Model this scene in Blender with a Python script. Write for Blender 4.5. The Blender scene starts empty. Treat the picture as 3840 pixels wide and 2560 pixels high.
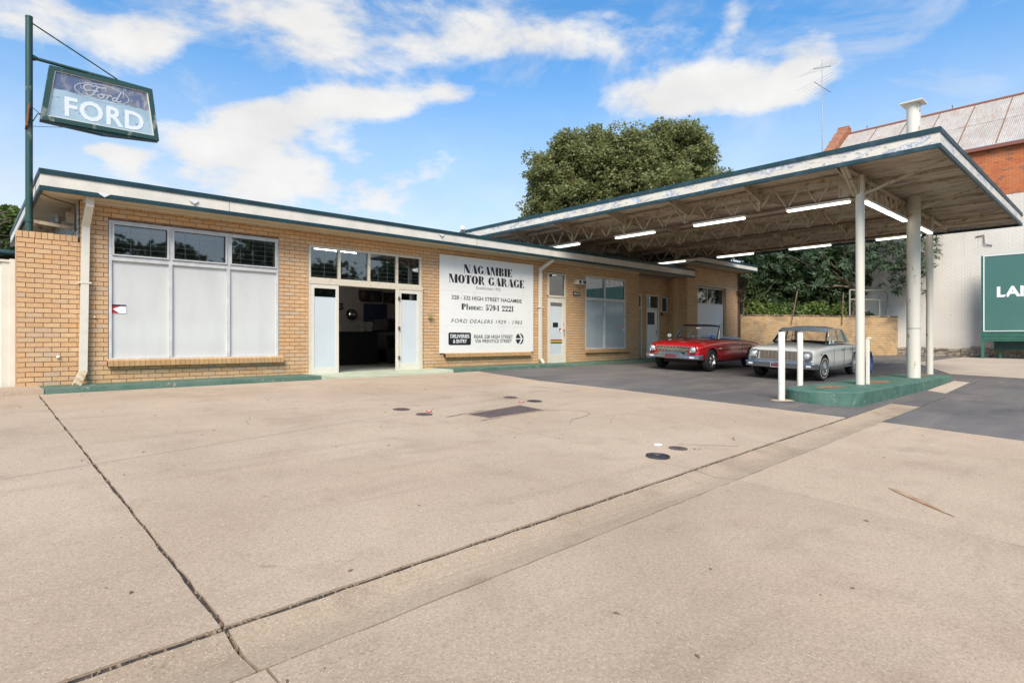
import bpy, bmesh, math, random
import numpy as np
from mathutils import Vector, Matrix
R = math.radians
rnd = random.Random(7)
nr = np.random.RandomState(5)
sc = bpy.context.scene
COL = sc.collection

# ------------------------------------------------------------------ camera, sky, sun, exposure
# world frame: X along the garage front (to the right), Y into the building, Z up, eye at the origin
EYE_A = math.atan2(2410, 2229)
CA, SA = math.cos(EYE_A), math.sin(EYE_A)
cam_d = bpy.data.cameras.new('camera')
cam = bpy.data.objects.new('camera', cam_d); COL.objects.link(cam)
cam_d.sensor_width = 36.0
cam_d.lens = 2229.0 / 3840.0 * 36.0
cam_d.shift_y = -5.0 / 3840.0
cam_d.clip_start = 0.05; cam_d.clip_end = 3000
cam.rotation_euler = (R(90), 0, EYE_A - R(90))
sc.camera = cam

world = bpy.data.worlds.new("World"); sc.world = world; world.use_nodes = True
SUN_EL, SUN_AZ = 46.0, 227.0      # azimuth clockwise from +Y
def build_sky():
    nt = world.node_tree; N = nt.nodes; L = nt.links; N.clear()
    out = N.new('ShaderNodeOutputWorld'); bg = N.new('ShaderNodeBackground')
    L.new(bg.outputs[0], out.inputs[0])
    sky = N.new('ShaderNodeTexSky'); sky.sky_type = 'NISHITA'; sky.sun_disc = False
    sky.sun_elevation = R(SUN_EL); sky.sun_rotation = R(SUN_AZ)
    sky.air_density = 1.25; sky.dust_density = 0.35; sky.ozone_density = 2.2
    tc = N.new('ShaderNodeTexCoord')
    sep = N.new('ShaderNodeSeparateXYZ'); L.new(tc.outputs['Generated'], sep.inputs[0])
    def m(op, a, b=None, c=None, clamp=False):
        n = N.new('ShaderNodeMath'); n.operation = op; n.use_clamp = clamp
        for i, v in enumerate((a, b, c)):
            if v is None: continue
            if isinstance(v, (int, float)): n.inputs[i].default_value = v
            else: L.new(v, n.inputs[i])
        return n.outputs[0]
    az = m('ARCTAN2', sep.outputs[1], sep.outputs[0])          # angle from +X
    el = m('ARCSINE', sep.outputs[2])
    def noise(scale, detail, rough, dist, stretch):
        mp = N.new('ShaderNodeMapping'); mp.inputs['Scale'].default_value = stretch
        L.new(tc.outputs['Generated'], mp.inputs[0])
        n = N.new('ShaderNodeTexNoise'); n.inputs['Scale'].default_value = scale
        n.inputs['Detail'].default_value = detail; n.inputs['Roughness'].default_value = rough
        n.inputs['Distortion'].default_value = dist
        L.new(mp.outputs[0], n.inputs['Vector']); return n.outputs['Fac']
    big = noise(8.5, 10, 0.55, 0.15, (1, 1, 1.9))
    wis = noise(4.2, 10, 0.64, 0.5, (1, 1, 2.6))
    # cloud banks: azimuth / elevation (radians), half sizes, weight
    banks = []
    def px(x, y, rx, ry, w, thin=0):
        t = (x - 1920.) / 2229.; ln = math.sqrt(1 + t*t)
        a_ = EYE_A - math.atan(t); e_ = math.atan((1275. - y) / 2229. / ln)
        banks.append((a_, e_, rx / 2229. / (1 + t*t), ry / 2229. / ln, w))
    px(200, 90, 430, 110, .42); px(600, 190, 110, 120, .26); px(60, 280, 200, 60, .2)
    px(1050, 100, 380, 150, .40); px(1650, 110, 400, 110, .36); px(2150, 170, 420, 90, .30)
    px(2640, 340, 330, 95, .46); px(2480, 400, 180, 70, .25)
    px(980, 440, 200, 75, .62); px(1340, 385, 220, 65, .60); px(1690, 350, 110, 40, .46)
    px(3050, 170, 150, 110, .46); px(2760, 70, 60, 60, .3); px(3750, 10, 150, 40, .4); px(3000, 380, 250, 60, .12); px(1300, 680, 800, 170, .42); px(420, 565, 130, 35, .42); px(860, 560, 200, 50, .40)
    px(600, 860, 900, 120, .22); px(3450, 700, 500, 300, .10)
    px(3450, 260, 380, 200, -.05); px(1100, 290, 500, 40, -.2); px(820, 300, 200, 90, -.30); px(2300, 560, 600, 90, -.22); px(1900, 330, 120, 110, -.18)
    px(150, 420, 300, 90, -.28); px(1750, 480, 500, 60, -.2); px(3300, 60, 500, 120, -.3)
    acc = None
    for (a_, e_, ra, re, w) in banks:
        da = m('DIVIDE', m('SUBTRACT', az, a_), ra); de = m('DIVIDE', m('SUBTRACT', el, e_), re)
        d2 = m('ADD', m('MULTIPLY', da, da), m('MULTIPLY', de, de))
        g = m('MULTIPLY', m('POWER', 2.718, m('MULTIPLY', d2, -0.9)), w)
        acc = g if acc is None else m('ADD', acc, g)
    dens = m('ADD', m('ADD', m('MULTIPLY', big, .95), m('MULTIPLY', wis, .75)), acc)
    mr = N.new('ShaderNodeMapRange'); mr.interpolation_type = 'SMOOTHSTEP'
    mr.inputs['From Min'].default_value = .95; mr.inputs['From Max'].default_value = 1.32
    L.new(dens, mr.inputs['Value'])
    low = N.new('ShaderNodeMapRange'); low.interpolation_type = 'SMOOTHSTEP'       # milky air near the horizon
    low.inputs['From Min'].default_value = .48; low.inputs['From Max'].default_value = .10
    low.inputs['To Max'].default_value = .8
    L.new(el, low.inputs['Value'])
    veil = m('MULTIPLY', low.outputs[0], m('ADD', .55, m('MULTIPLY', wis, .7)), clamp=True)
    ws = N.new('ShaderNodeMapRange'); ws.interpolation_type = 'SMOOTHSTEP'; ws.inputs['From Min'].default_value = .42; ws.inputs['From Max'].default_value = .72; ws.inputs['To Max'].default_value = .42
    L.new(wis, ws.inputs['Value'])
    fac = m('MAXIMUM', m('MAXIMUM', m('MULTIPLY', mr.outputs[0], .95), veil), ws.outputs[0])
    gain = N.new('ShaderNodeMix'); gain.data_type = 'RGBA'; gain.blend_type = 'MULTIPLY'; gain.inputs[0].default_value = 1
    L.new(sky.outputs[0], gain.inputs[6]); gain.inputs[7].default_value = (SKY_GAIN[0], SKY_GAIN[1], SKY_GAIN[2], 1)
    shade = N.new('ShaderNodeMapRange'); shade.inputs['From Min'].default_value = .35; shade.inputs['From Max'].default_value = .7
    shade.inputs['To Min'].default_value = .86; shade.inputs['To Max'].default_value = 1.0
    L.new(big, shade.inputs['Value'])
    cw = N.new('ShaderNodeMix'); cw.data_type = 'RGBA'; cw.blend_type = 'MULTIPLY'; cw.inputs[0].default_value = 1
    cw.inputs[6].default_value = CLOUD; L.new(shade.outputs[0], cw.inputs[7])
    mx = N.new('ShaderNodeMix'); mx.data_type = 'RGBA'
    L.new(fac, mx.inputs[0]); L.new(gain.outputs[2], mx.inputs[6]); L.new(cw.outputs[2], mx.inputs[7])
    L.new(mx.outputs[2], bg.inputs[0]); bg.inputs[1].default_value = 0.12
SKY_GAIN = (.52, .97, 1.26)
CLOUD = (5.75, 5.62, 5.42, 1)
build_sky()
sd = bpy.data.lights.new('sun', 'SUN'); sd.energy = 4.0; sd.angle = R(30); sd.color = (1, .90, .78)
sun = bpy.data.objects.new('sun', sd); COL.objects.link(sun)
_a = R(SUN_AZ); _e = R(SUN_EL)
sdir = Vector((math.sin(_a)*math.cos(_e), math.cos(_a)*math.cos(_e), math.sin(_e)))
sun.rotation_euler = sdir.to_track_quat('Z', 'Y').to_euler(); sun.location = (0, 0, 40)
sc.view_settings.view_transform = 'Standard'; sc.view_settings.look = 'None'
sc.view_settings.exposure = 0.5; sc.view_settings.gamma = 1.0; sc.view_settings.use_curve_mapping = False
sc.cycles.max_bounces = 8; sc.cycles.transparent_max_bounces = 24; sc.cycles.caustics_reflective = False; sc.cycles.caustics_refractive = False

# ------------------------------------------------------------------ helpers
def ray(x, y):
    t = (x - 1920.) / 2229.
    return (CA + t*SA, SA - t*CA, -(y - 1275.) / 2229.)
def on_y(x, y, Y):
    r = ray(x, y); d = Y / r[1]; return (r[0]*d, Y, r[2]*d)
def on_x(x, y, X):
    r = ray(x, y); d = X / r[0]; return (X, r[1]*d, r[2]*d)
def zg(X, Y):
    t = min(max((X - 16) / 16., 0), 1); s = .0505 + (.012 - .0505)*t
    return -.875 + .0055*(min(max(X, -20), 34) - 1) - s*(12.2 - max(min(Y, 14), -12))
def kz(X): return -.80 + .0055*(X - .7)

def lk(o, parent=None):
    COL.objects.link(o)
    if parent is not None: o.parent = parent
    return o
def tag(o, label, cat, group=None):
    o['label'] = label; o['category'] = cat
    if group: o['group'] = group
    return o
def thing(name, label, cat, loc, rz=0, group=None):
    o = bpy.data.objects.new(name, None); o.empty_display_size = .2
    o.location = loc; o.rotation_euler = (0, 0, rz); COL.objects.link(o)
    return tag(o, label, cat, group)
def root_loc(o):
    while o.parent is not None: o = o.parent
    return Vector(o.location)
def copy_tree(o, parent=None):
    c = o.copy(); COL.objects.link(c)
    if parent is not None: c.parent = parent
    for ch in list(o.children): copy_tree(ch, c)
    return c

class MB:
    def __init__(s): s.v = []; s.f = []; s.t = []; s.m = []
    def add(s, vs, fs, tint=0., mi=0):
        b = len(s.v); s.v += [tuple(v) for v in vs]
        for f in fs: s.f.append(tuple(b + i for i in f)); s.t.append(tint); s.m.append(mi)
        return s
    def box(s, x0, y0, z0, x1, y1, z1, tint=0., mi=0):
        vs = [(x, y, z) for z in (z0, z1) for (x, y) in ((x0, y0), (x1, y0), (x1, y1), (x0, y1))]
        return s.add(vs, [(0,3,2,1),(4,5,6,7),(0,1,5,4),(1,2,6,5),(2,3,7,6),(3,0,4,7)], tint, mi)
    def hexa(s, P, tint=0., mi=0):      # 8 corners: bottom 4, top 4
        return s.add(P, [(0,3,2,1),(4,5,6,7),(0,1,5,4),(1,2,6,5),(2,3,7,6),(3,0,4,7)], tint, mi)
    def bar(s, p, q, w, h, up=(0,0,1), mi=0):      # rectangular bar between two points
        p = Vector(p); q = Vector(q); d = (q - p).normalized(); u = Vector(up)
        a = d.cross(u)
        if a.length < 1e-4: a = d.cross(Vector((1, 0, 0)))
        a.normalize(); b = a.cross(d).normalized(); a = a*w*.5; b = b*h*.5
        P = [p-a-b, p+a-b, p+a+b, p-a+b, q-a-b, q+a-b, q+a+b, q-a+b]
        return s.add(P, [(0,1,2,3),(7,6,5,4),(0,4,5,1),(1,5,6,2),(2,6,7,3),(3,7,4,0)], 0, mi)
    def cyl(s, p, q, r0, r1=None, n=14, cap=True, mi=0):
        r1 = r0 if r1 is None else r1
        p = Vector(p); q = Vector(q); d = (q - p).normalized()
        a = d.orthogonal().normalized(); b = d.cross(a)
        vs = [p + (a*math.cos(2*math.pi*i/n) + b*math.sin(2*math.pi*i/n))*r0 for i in range(n)]
        vs += [q + (a*math.cos(2*math.pi*i/n) + b*math.sin(2*math.pi*i/n))*r1 for i in range(n)]
        fs = [(i, (i+1) % n, n+(i+1) % n, n+i) for i in range(n)]
        if cap: fs += [tuple(range(n-1, -1, -1)), tuple(range(n, 2*n))]
        return s.add(vs, fs, 0, mi)
    def tube(s, pts, r, n=8, mi=0):
        for i in range(len(pts)-1): s.cyl(pts[i], pts[i+1], r if not isinstance(r, (list, tuple)) else r[i], r if not isinstance(r, (list, tuple)) else r[i+1], n, True, mi)
        return s
    def lathe(s, c, axis, prof, n=28, mi=0):       # prof: (offset along axis, radius)
        c = Vector(c); d = Vector(axis).normalized(); a = d.orthogonal().normalized(); b = d.cross(a); vs = []
        for (h, r) in prof:
            for i in range(n):
                t = 2*math.pi*i/n; vs.append(c + d*h + (a*math.cos(t) + b*math.sin(t))*max(r, 1e-4))
        fs = []
        for k in range(len(prof)-1):
            for i in range(n): fs.append((k*n+i, k*n+(i+1) % n, (k+1)*n+(i+1) % n, (k+1)*n+i))
        return s.add(vs, fs, 0, mi)
    def prism(s, poly, f, d0, d1, mi=0):           # poly: 2-D points, f(a, b, d) -> 3-D
        n = len(poly); vs = [f(a, b, d0) for a, b in poly] + [f(a, b, d1) for a, b in poly]
        return s.add(vs, [tuple(range(n)), tuple(range(2*n-1, n-1, -1))] + [(i, n+i, n+(i+1) % n, (i+1) % n) for i in range(n)], 0, mi)
    def build(s, name, mat, parent=None, smooth=False, local=False, origin=None, bevel=0, kind=None, fixn=True):
        me = bpy.data.meshes.new(name)
        if origin is not None: off = Vector(origin)
        elif parent is not None: off = Vector((0, 0, 0)) if local else root_loc(parent)
        else:
            A = np.array(s.v); off = Vector(((A[:,0].min()+A[:,0].max())/2, (A[:,1].min()+A[:,1].max())/2, A[:,2].min()))
        me.from_pydata([(v[0]-off[0], v[1]-off[1], v[2]-off[2]) for v in s.v], [], s.f)
        mats = mat if isinstance(mat, (list, tuple)) else [mat]
        for m_ in mats: me.materials.append(m_)
        if len(mats) > 1: me.polygons.foreach_set('material_index', s.m)
        if any(s.t):
            at = me.attributes.new('tint', 'FLOAT', 'FACE'); at.data.foreach_set('value', s.t)
        if fixn and len(s.f) < 60000:
            bm = bmesh.new(); bm.from_mesh(me); bmesh.ops.recalc_face_normals(bm, faces=bm.faces)
            if bevel:
                bmesh.ops.bevel(bm, geom=[e for e in bm.edges if len(e.link_faces) == 2 and e.calc_face_angle(0) > .6], offset=bevel, segments=2, affect='EDGES', profile=.5)
            bm.to_mesh(me); bm.free()
        if smooth:
            me.polygons.foreach_set('use_smooth', [True]*len(me.polygons))
            try: me.set_sharp_from_angle(angle=R(38))
            except Exception: pass
        o = bpy.data.objects.new(name, me)
        if parent is None: o.location = off
        lk(o, parent)
        if kind: o['kind'] = kind
        return o

# ------------------------------------------------------------------ materials
MATS = {}
def newmat(name):
    m = bpy.data.materials.new(name); m.use_nodes = True; nt = m.node_tree
    b = nt.nodes['Principled BSDF']; return m, nt, b
def nd(nt, t, **kw):
    n = nt.nodes.new(t)
    for k, v in kw.items():
        if k in n.inputs: n.inputs[k].default_value = v
        else: setattr(n, k, v)
    return n
def mk(name, col, rough=.6, metal=0., var=.0, col2=None, scale=6., bump=0., bscale=60., coat=0., spec=.5, stretch=(1,1,1), space='pos', lo=.4, hi=.62, detail=6, emis=0):
    """plain paint or metal with uneven second tone and fine relief"""
    m, nt, b = newmat(name); L = nt.links
    b.inputs['Roughness'].default_value = rough; b.inputs['Metallic'].default_value = metal
    b.inputs['Specular IOR Level'].default_value = spec
    if coat: b.inputs['Coat Weight'].default_value = coat; b.inputs['Coat Roughness'].default_value = .06
    c = tuple(col) + (1,)
    b.inputs['Base Color'].default_value = c
    if space == 'pos': src = nd(nt, 'ShaderNodeNewGeometry').outputs['Position']
    else: src = nd(nt, 'ShaderNodeTexCoord').outputs['Object']
    mp = nd(nt, 'ShaderNodeMapping'); mp.inputs['Scale'].default_value = stretch; L.new(src, mp.inputs[0])
    if col2 is not None or var:
        n = nd(nt, 'ShaderNodeTexNoise', Scale=scale, Detail=detail, Roughness=.6); L.new(mp.outputs[0], n.inputs['Vector'])
        rp = nd(nt, 'ShaderNodeValToRGB'); L.new(n.outputs['Fac'], rp.inputs[0])
        rp.color_ramp.elements[0].position = lo; rp.color_ramp.elements[1].position = hi
        c2 = tuple(col2) if col2 is not None else tuple(min(1, x*(1+var)) for x in col)
        rp.color_ramp.elements[0].color = c if col2 is not None else tuple(x*(1-var) for x in col) + (1,)
        rp.color_ramp.elements[1].color = c2 + (1,)
        L.new(rp.outputs[0], b.inputs['Base Color'])
    if bump:
        n2 = nd(nt, 'ShaderNodeTexNoise', Scale=bscale, Detail=4); L.new(mp.outputs[0], n2.inputs['Vector'])
        bp = nd(nt, 'ShaderNodeBump', Strength=bump, Distance=.01); L.new(n2.outputs['Fac'], bp.inputs['Height']); L.new(bp.outputs[0], b.inputs['Normal'])
    if emis:
        b.inputs['Emission Color'].default_value = (1, .97, .9, 1); b.inputs['Emission Strength'].default_value = emis
    MATS[name] = m
    return m

def rgbmix(nt, fac, a, b, blend='MIX'):
    x = nt.nodes.new('ShaderNodeMix'); x.data_type = 'RGBA'; x.blend_type = blend
    for i, v in ((0, fac), (6, a), (7, b)):
        if isinstance(v, (int, float)): x.inputs[i].default_value = v
        elif isinstance(v, tuple): x.inputs[i].default_value = v if len(v) == 4 else v + (1,)
        else: nt.links.new(v, x.inputs[i])
    return x.outputs[2]
def maprange(nt, v, a, b, c=0., d=1., smooth=True):
    x = nt.nodes.new('ShaderNodeMapRange'); x.interpolation_type = 'SMOOTHSTEP' if smooth else 'LINEAR'
    x.inputs['From Min'].default_value = a; x.inputs['From Max'].default_value = b
    x.inputs['To Min'].default_value = c; x.inputs['To Max'].default_value = d
    nt.links.new(v, x.inputs['Value']); return x.outputs[0]
def nz(nt, scale, detail=5, rough=.55, dist=0., stretch=(1,1,1), rot=0.):
    g = nt.nodes.new('ShaderNodeNewGeometry'); mp = nt.nodes.new('ShaderNodeMapping'); mp.inputs['Scale'].default_value = stretch
    mp.inputs['Rotation'].default_value = (0, 0, rot)
    nt.links.new(g.outputs['Position'], mp.inputs[0])
    n = nd(nt, 'ShaderNodeTexNoise', Scale=scale, Detail=detail, Roughness=rough, Distortion=dist)
    nt.links.new(mp.outputs[0], n.inputs['Vector']); return n.outputs['Fac']
def vor(nt, scale, out='Color', feature='F1'):
    g = nt.nodes.new('ShaderNodeNewGeometry')
    n = nd(nt, 'ShaderNodeTexVoronoi', Scale=scale); n.feature = feature
    nt.links.new(g.outputs['Position'], n.inputs['Vector']); return n

def brick_mat(name, cols, rough=.85, stain=0.):
    m, nt, b = newmat(name); L = nt.links
    at = nd(nt, 'ShaderNodeAttribute', attribute_name='tint'); oi = nd(nt, 'ShaderNodeObjectInfo')
    ad = nd(nt, 'ShaderNodeMath', operation='ADD'); L.new(at.outputs['Fac'], ad.inputs[0]); L.new(oi.outputs['Random'], ad.inputs[1])
    fr = nd(nt, 'ShaderNodeMath', operation='FRACT'); L.new(ad.outputs[0], fr.inputs[0])
    rp = nd(nt, 'ShaderNodeValToRGB'); L.new(fr.outputs[0], rp.inputs[0]); e = rp.color_ramp.elements
    while len(e) < len(cols): e.new(.5)
    for i, c in enumerate(cols): e[i].position = i/(len(cols)-1.); e[i].color = c + (1,)
    n1 = nz(nt, 26, 4); c1 = rgbmix(nt, maprange(nt, n1, .3, .75, 0, .28), rp.outputs[0], (.26, .19, .12))
    n2 = nz(nt, 1.3, 5); c2 = rgbmix(nt, maprange(nt, n2, .42, .75, 0, .22), c1, (.34, .24, .15))
    if stain: c2 = rgbmix(nt, maprange(nt, nz(nt, .8, 7, .68, .4, (1, 1, 1.6)), .47, .66, 0, stain), c2, (.16,.12,.085))
    L.new(c2, b.inputs['Base Color']); b.inputs['Roughness'].default_value = rough
    bp = nd(nt, 'ShaderNodeBump', Strength=.35, Distance=.006); L.new(nz(nt, 180, 3), bp.inputs['Height']); L.new(bp.outputs[0], b.inputs['Normal'])
    return m
M_brick = brick_mat('cream_brick', [(.65,.405,.205), (.70,.46,.25), (.60,.355,.17), (.67,.43,.22), (.56,.41,.27), (.69,.39,.18), (.61,.39,.215), (.69,.44,.225), (.64,.365,.165)])
M_brick_sill = brick_mat('sill_brick_clay', [(.52,.30,.125), (.57,.35,.155), (.48,.27,.11), (.54,.31,.13), (.50,.31,.145)])
M_mortar = mk('brown_mortar', (.20,.12,.08), .95, var=.25, scale=12, bump=.3)
M_pbrick = mk('painted_white_brick', (.56,.54,.49), .8, col2=(.44,.41,.36), scale=3, bump=.3, bscale=40)

def fascia_mat(name, peel):
    m, nt, b = newmat(name); L = nt.links
    n1 = nz(nt, 2.3, 9, .62, .7, (1, 1, 2.6)); f = maprange(nt, n1, .53, .54)
    f2 = maprange(nt, nz(nt, 14, 5, .6), .5, .52)
    under = rgbmix(nt, f2, (.40,.42,.46), (.60,.62,.66))
    top = rgbmix(nt, maprange(nt, nz(nt, 2.2, 6), .35, .7), (.70,.66,.57), (.60,.57,.50))
    dirt = nz(nt, 6, 6, .7, 0, (8, 8, .6)); top = rgbmix(nt, maprange(nt, dirt, .55, .85, 0, .35), top, (.30,.26,.20))
    mulf = nd(nt, 'ShaderNodeMath', operation='MULTIPLY'); L.new(f, mulf.inputs[0]); mulf.inputs[1].default_value = min(1., peel)
    L.new(rgbmix(nt, mulf.outputs[0], top, under), b.inputs['Base Color'])
    b.inputs['Roughness'].default_value = .6
    bp = nd(nt, 'ShaderNodeBump', Strength=.8*min(1, peel) + .1, Distance=.02); bp.invert = True
    L.new(n1 if peel < .1 else f, bp.inputs['Height']); L.new(bp.outputs[0], b.inputs['Normal'])
    return m
M_fascia = fascia_mat('cream_fascia_paint', .0)
M_peel = fascia_mat('peeling_fascia_paint', 1.0)
M_green = mk('dark_green_trim', (.007,.030,.038), .42, col2=(.011,.046,.054), scale=4, bump=.1)
M_greenpeel = mk('worn_green_trim', (.010,.044,.056), .5, col2=(.045,.085,.11), scale=3.5, lo=.5, hi=.75, bump=.15)
M_kerb = mk('green_kerb_paint', (.045,.125,.085), .62, col2=(.125,.18,.14), scale=5, bump=.3, bscale=35)
M_kerb_isl = mk('green_island_paint', (.035,.125,.09), .6, col2=(.095,.18,.135), scale=4.2, lo=.45, hi=.7, bump=.5, bscale=22)
def chip_mat(name, a, b_, chip, sc_):
    m, nt, b = newmat(name); L = nt.links
    c = rgbmix(nt, maprange(nt, nz(nt, 3.2*sc_, 6, .6), .35, .68), a, b_)
    c = rgbmix(nt, maprange(nt, nz(nt, 13, 5, .65), .50, .8, 0, .4), c, (.12,.13,.10))
    f = maprange(nt, nz(nt, 7*sc_, 9, .72, .5), .615, .63); c = rgbmix(nt, f, c, chip)
    L.new(c, b.inputs['Base Color']); b.inputs['Roughness'].default_value = .68
    bp = nd(nt, 'ShaderNodeBump', Strength=.5, Distance=.012); bp.invert = True; L.new(nz(nt, 24, 5, .6), bp.inputs['Height']); L.new(bp.outputs[0], b.inputs['Normal']); return m
M_kerb = chip_mat('green_kerb_paint', (.055,.125,.088), (.10,.165,.122), (.30,.26,.19), 1.)
M_kerb_isl = chip_mat('green_island_paint', (.040,.12,.088), (.085,.17,.13), (.22,.24,.18), 1.)
M_ramp = mk('faded_green_ramp', (.36,.40,.27), .75, col2=(.45,.47,.35), scale=3, bump=.3)
M_soffit = mk('cream_soffit', (.62,.53,.38), .7, col2=(.50,.42,.29), scale=2.5, lo=.45, hi=.8)
M_cream = mk('cream_gloss_paint', (.68,.64,.54), .45, col2=(.60,.55,.44), scale=8, lo=.5, hi=.8, bump=.08)
M_timber = mk('weathered_cream_timber', (.64,.58,.45), .6, col2=(.42,.34,.23), scale=14, lo=.55, hi=.72, bump=.25, bscale=90)
M_alu = mk('aluminium_frame', (.58,.58,.56), .5, metal=.0, var=.08)
M_white = mk('white_post_paint', (.74,.71,.62), .5, col2=(.66,.61,.50), scale=3, lo=.5, hi=.8, bump=.08)
M_black = mk('black_print', (.012,.012,.016), .5)
M_whitep = mk('white_print', (.78,.80,.80), .5)
M_sign = mk('white_sign_board', (.80,.79,.74), .5, col2=(.72,.71,.66), scale=1.6, lo=.5, hi=.8, bump=.04)
M_steel_cream = mk('rusty_cream_steel', (.49,.41,.30), .7, col2=(.24,.125,.065), scale=7, lo=.52, hi=.68, bump=.3, bscale=50)
M_steel_brown = mk('rust_brown_steel', (.12,.07,.045), .8, col2=(.21,.13,.085), scale=9, bump=.3, bscale=50)
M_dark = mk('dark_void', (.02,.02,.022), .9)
M_wallin = mk('showroom_wall', (.50,.46,.45), .8, var=.05)
M_floorin = mk('showroom_floor', (.42,.43,.36), .35, var=.15, scale=3)
M_blue = mk('blue_door_paint', (.03,.045,.10), .6)
M_rubber = mk('tyre_rubber', (.018,.018,.019), .75, bump=.2, bscale=120, space='obj')
M_chrome = mk('chrome', (.74,.72,.68), .16, metal=1.0)
M_dullchrome = mk('dull_chrome', (.30,.30,.31), .34, metal=.9)
M_red = mk('red_car_paint', (.55,.008,.012), .28, coat=1.0, metal=.15)
M_carwhite = mk('white_car_paint', (.74,.72,.64), .32, coat=.8)
M_cargrey = mk('grey_car_roof', (.72,.70,.62), .45, coat=.3)
M_int = mk('car_trim_dark', (.035,.025,.028), .7)
M_vinyl = mk('pale_vinyl', (.55,.56,.60), .6)
M_plate = mk('maroon_plate', (.17,.045,.065), .5)
M_lamp = mk('headlamp_reflector', (.72,.72,.70), .3, metal=.35)
M_iron = mk('brown_cast_iron', (.10,.068,.06), .6, col2=(.19,.145,.125), scale=30, lo=.5, hi=.7, bump=.5, bscale=70)
M_irondark = mk('dark_steel_lid', (.06,.062,.07), .38, metal=.6, col2=(.12,.10,.09), scale=6)
M_rust = mk('rust', (.30,.10,.03), .9, col2=(.16,.07,.035), scale=18, bump=.4)
M_rustd = mk('brown_rust_plate', (.17,.095,.055), .85, col2=(.28,.17,.10), scale=14, bump=.6)
M_board = mk('billboard_green', (.062,.165,.14), .5, var=.03, scale=.6)
M_board_rib = mk('ribbed_green_sheet', (.035,.15,.11), .5, var=.1)
M_wood = mk('bark', (.13,.09,.06), .9, col2=(.22,.16,.11), scale=9, bump=.6, bscale=30)
M_soil = mk('joint_soil', (.045,.033,.025), .95, col2=(.10,.075,.05), scale=14, bump=.8, bscale=60)
M_stone = mk('rubble_stone', (.36,.31,.24), .9, col2=(.20,.15,.11), scale=6, bump=.7, bscale=18)
M_sheetfence = mk('cream_sheet_fence', (.66,.62,.53), .5, var=.05, scale=2)
M_tube = mk('fluorescent_tube', (.85,.88,.84), .3, emis=2.0)
M_tubein = mk('showroom_tube', (.9,.9,.86), .3, emis=55)
M_pmetal = mk('galvanised_mast', (.42,.44,.46), .4, metal=.7)

def sheet_mat(name, a, b_, c, sc_=1., rust=1.):
    m, nt, b = newmat(name); L = nt.links
    s1 = nz(nt, .9*sc_, 7, .6, .2, (1, 1, 1)); s2 = nz(nt, 7*sc_, 6, .65, 0, (.25, 2.5, .25))
    c1 = rgbmix(nt, maprange(nt, s1, .35, .7), a, b_)
    c2 = rgbmix(nt, maprange(nt, s2, .47, .66, 0, rust), c1, c)
    L.new(c2, b.inputs['Base Color']); b.inputs['Roughness'].default_value = .75
    return m
M_roofsheet = sheet_mat('rusting_galvanised_sheet', (.37,.345,.31), (.47,.44,.40), (.36,.23,.15), 1., .8)
def soffit_sheet():
    m, nt, b = newmat('flaking_soffit_sheet'); L = nt.links
    s = nz(nt, 3.2, 8, .66, .15, (7.5, .42, 1)); s2 = nz(nt, 1.1, 4)
    c1 = rgbmix(nt, maprange(nt, s2, .35, .7), (.62,.54,.43), (.50,.43,.34))
    c2 = rgbmix(nt, maprange(nt, s, .48, .64, 0, .85), c1, (.20,.145,.10))
    s3 = nz(nt, 3.5, 7, .7, .3, (2.2, .4, 1)); c3 = rgbmix(nt, maprange(nt, s3, .62, .68, 0, .8), c2, (.66,.58,.48))
    L.new(c3, b.inputs['Base Color']); b.inputs['Roughness'].default_value = .85
    bp = nd(nt, 'ShaderNodeBump', Strength=.5, Distance=.01); L.new(s, bp.inputs['Height']); L.new(bp.outputs[0], b.inputs['Normal'])
    return m
M_soffsheet = soffit_sheet()

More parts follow.
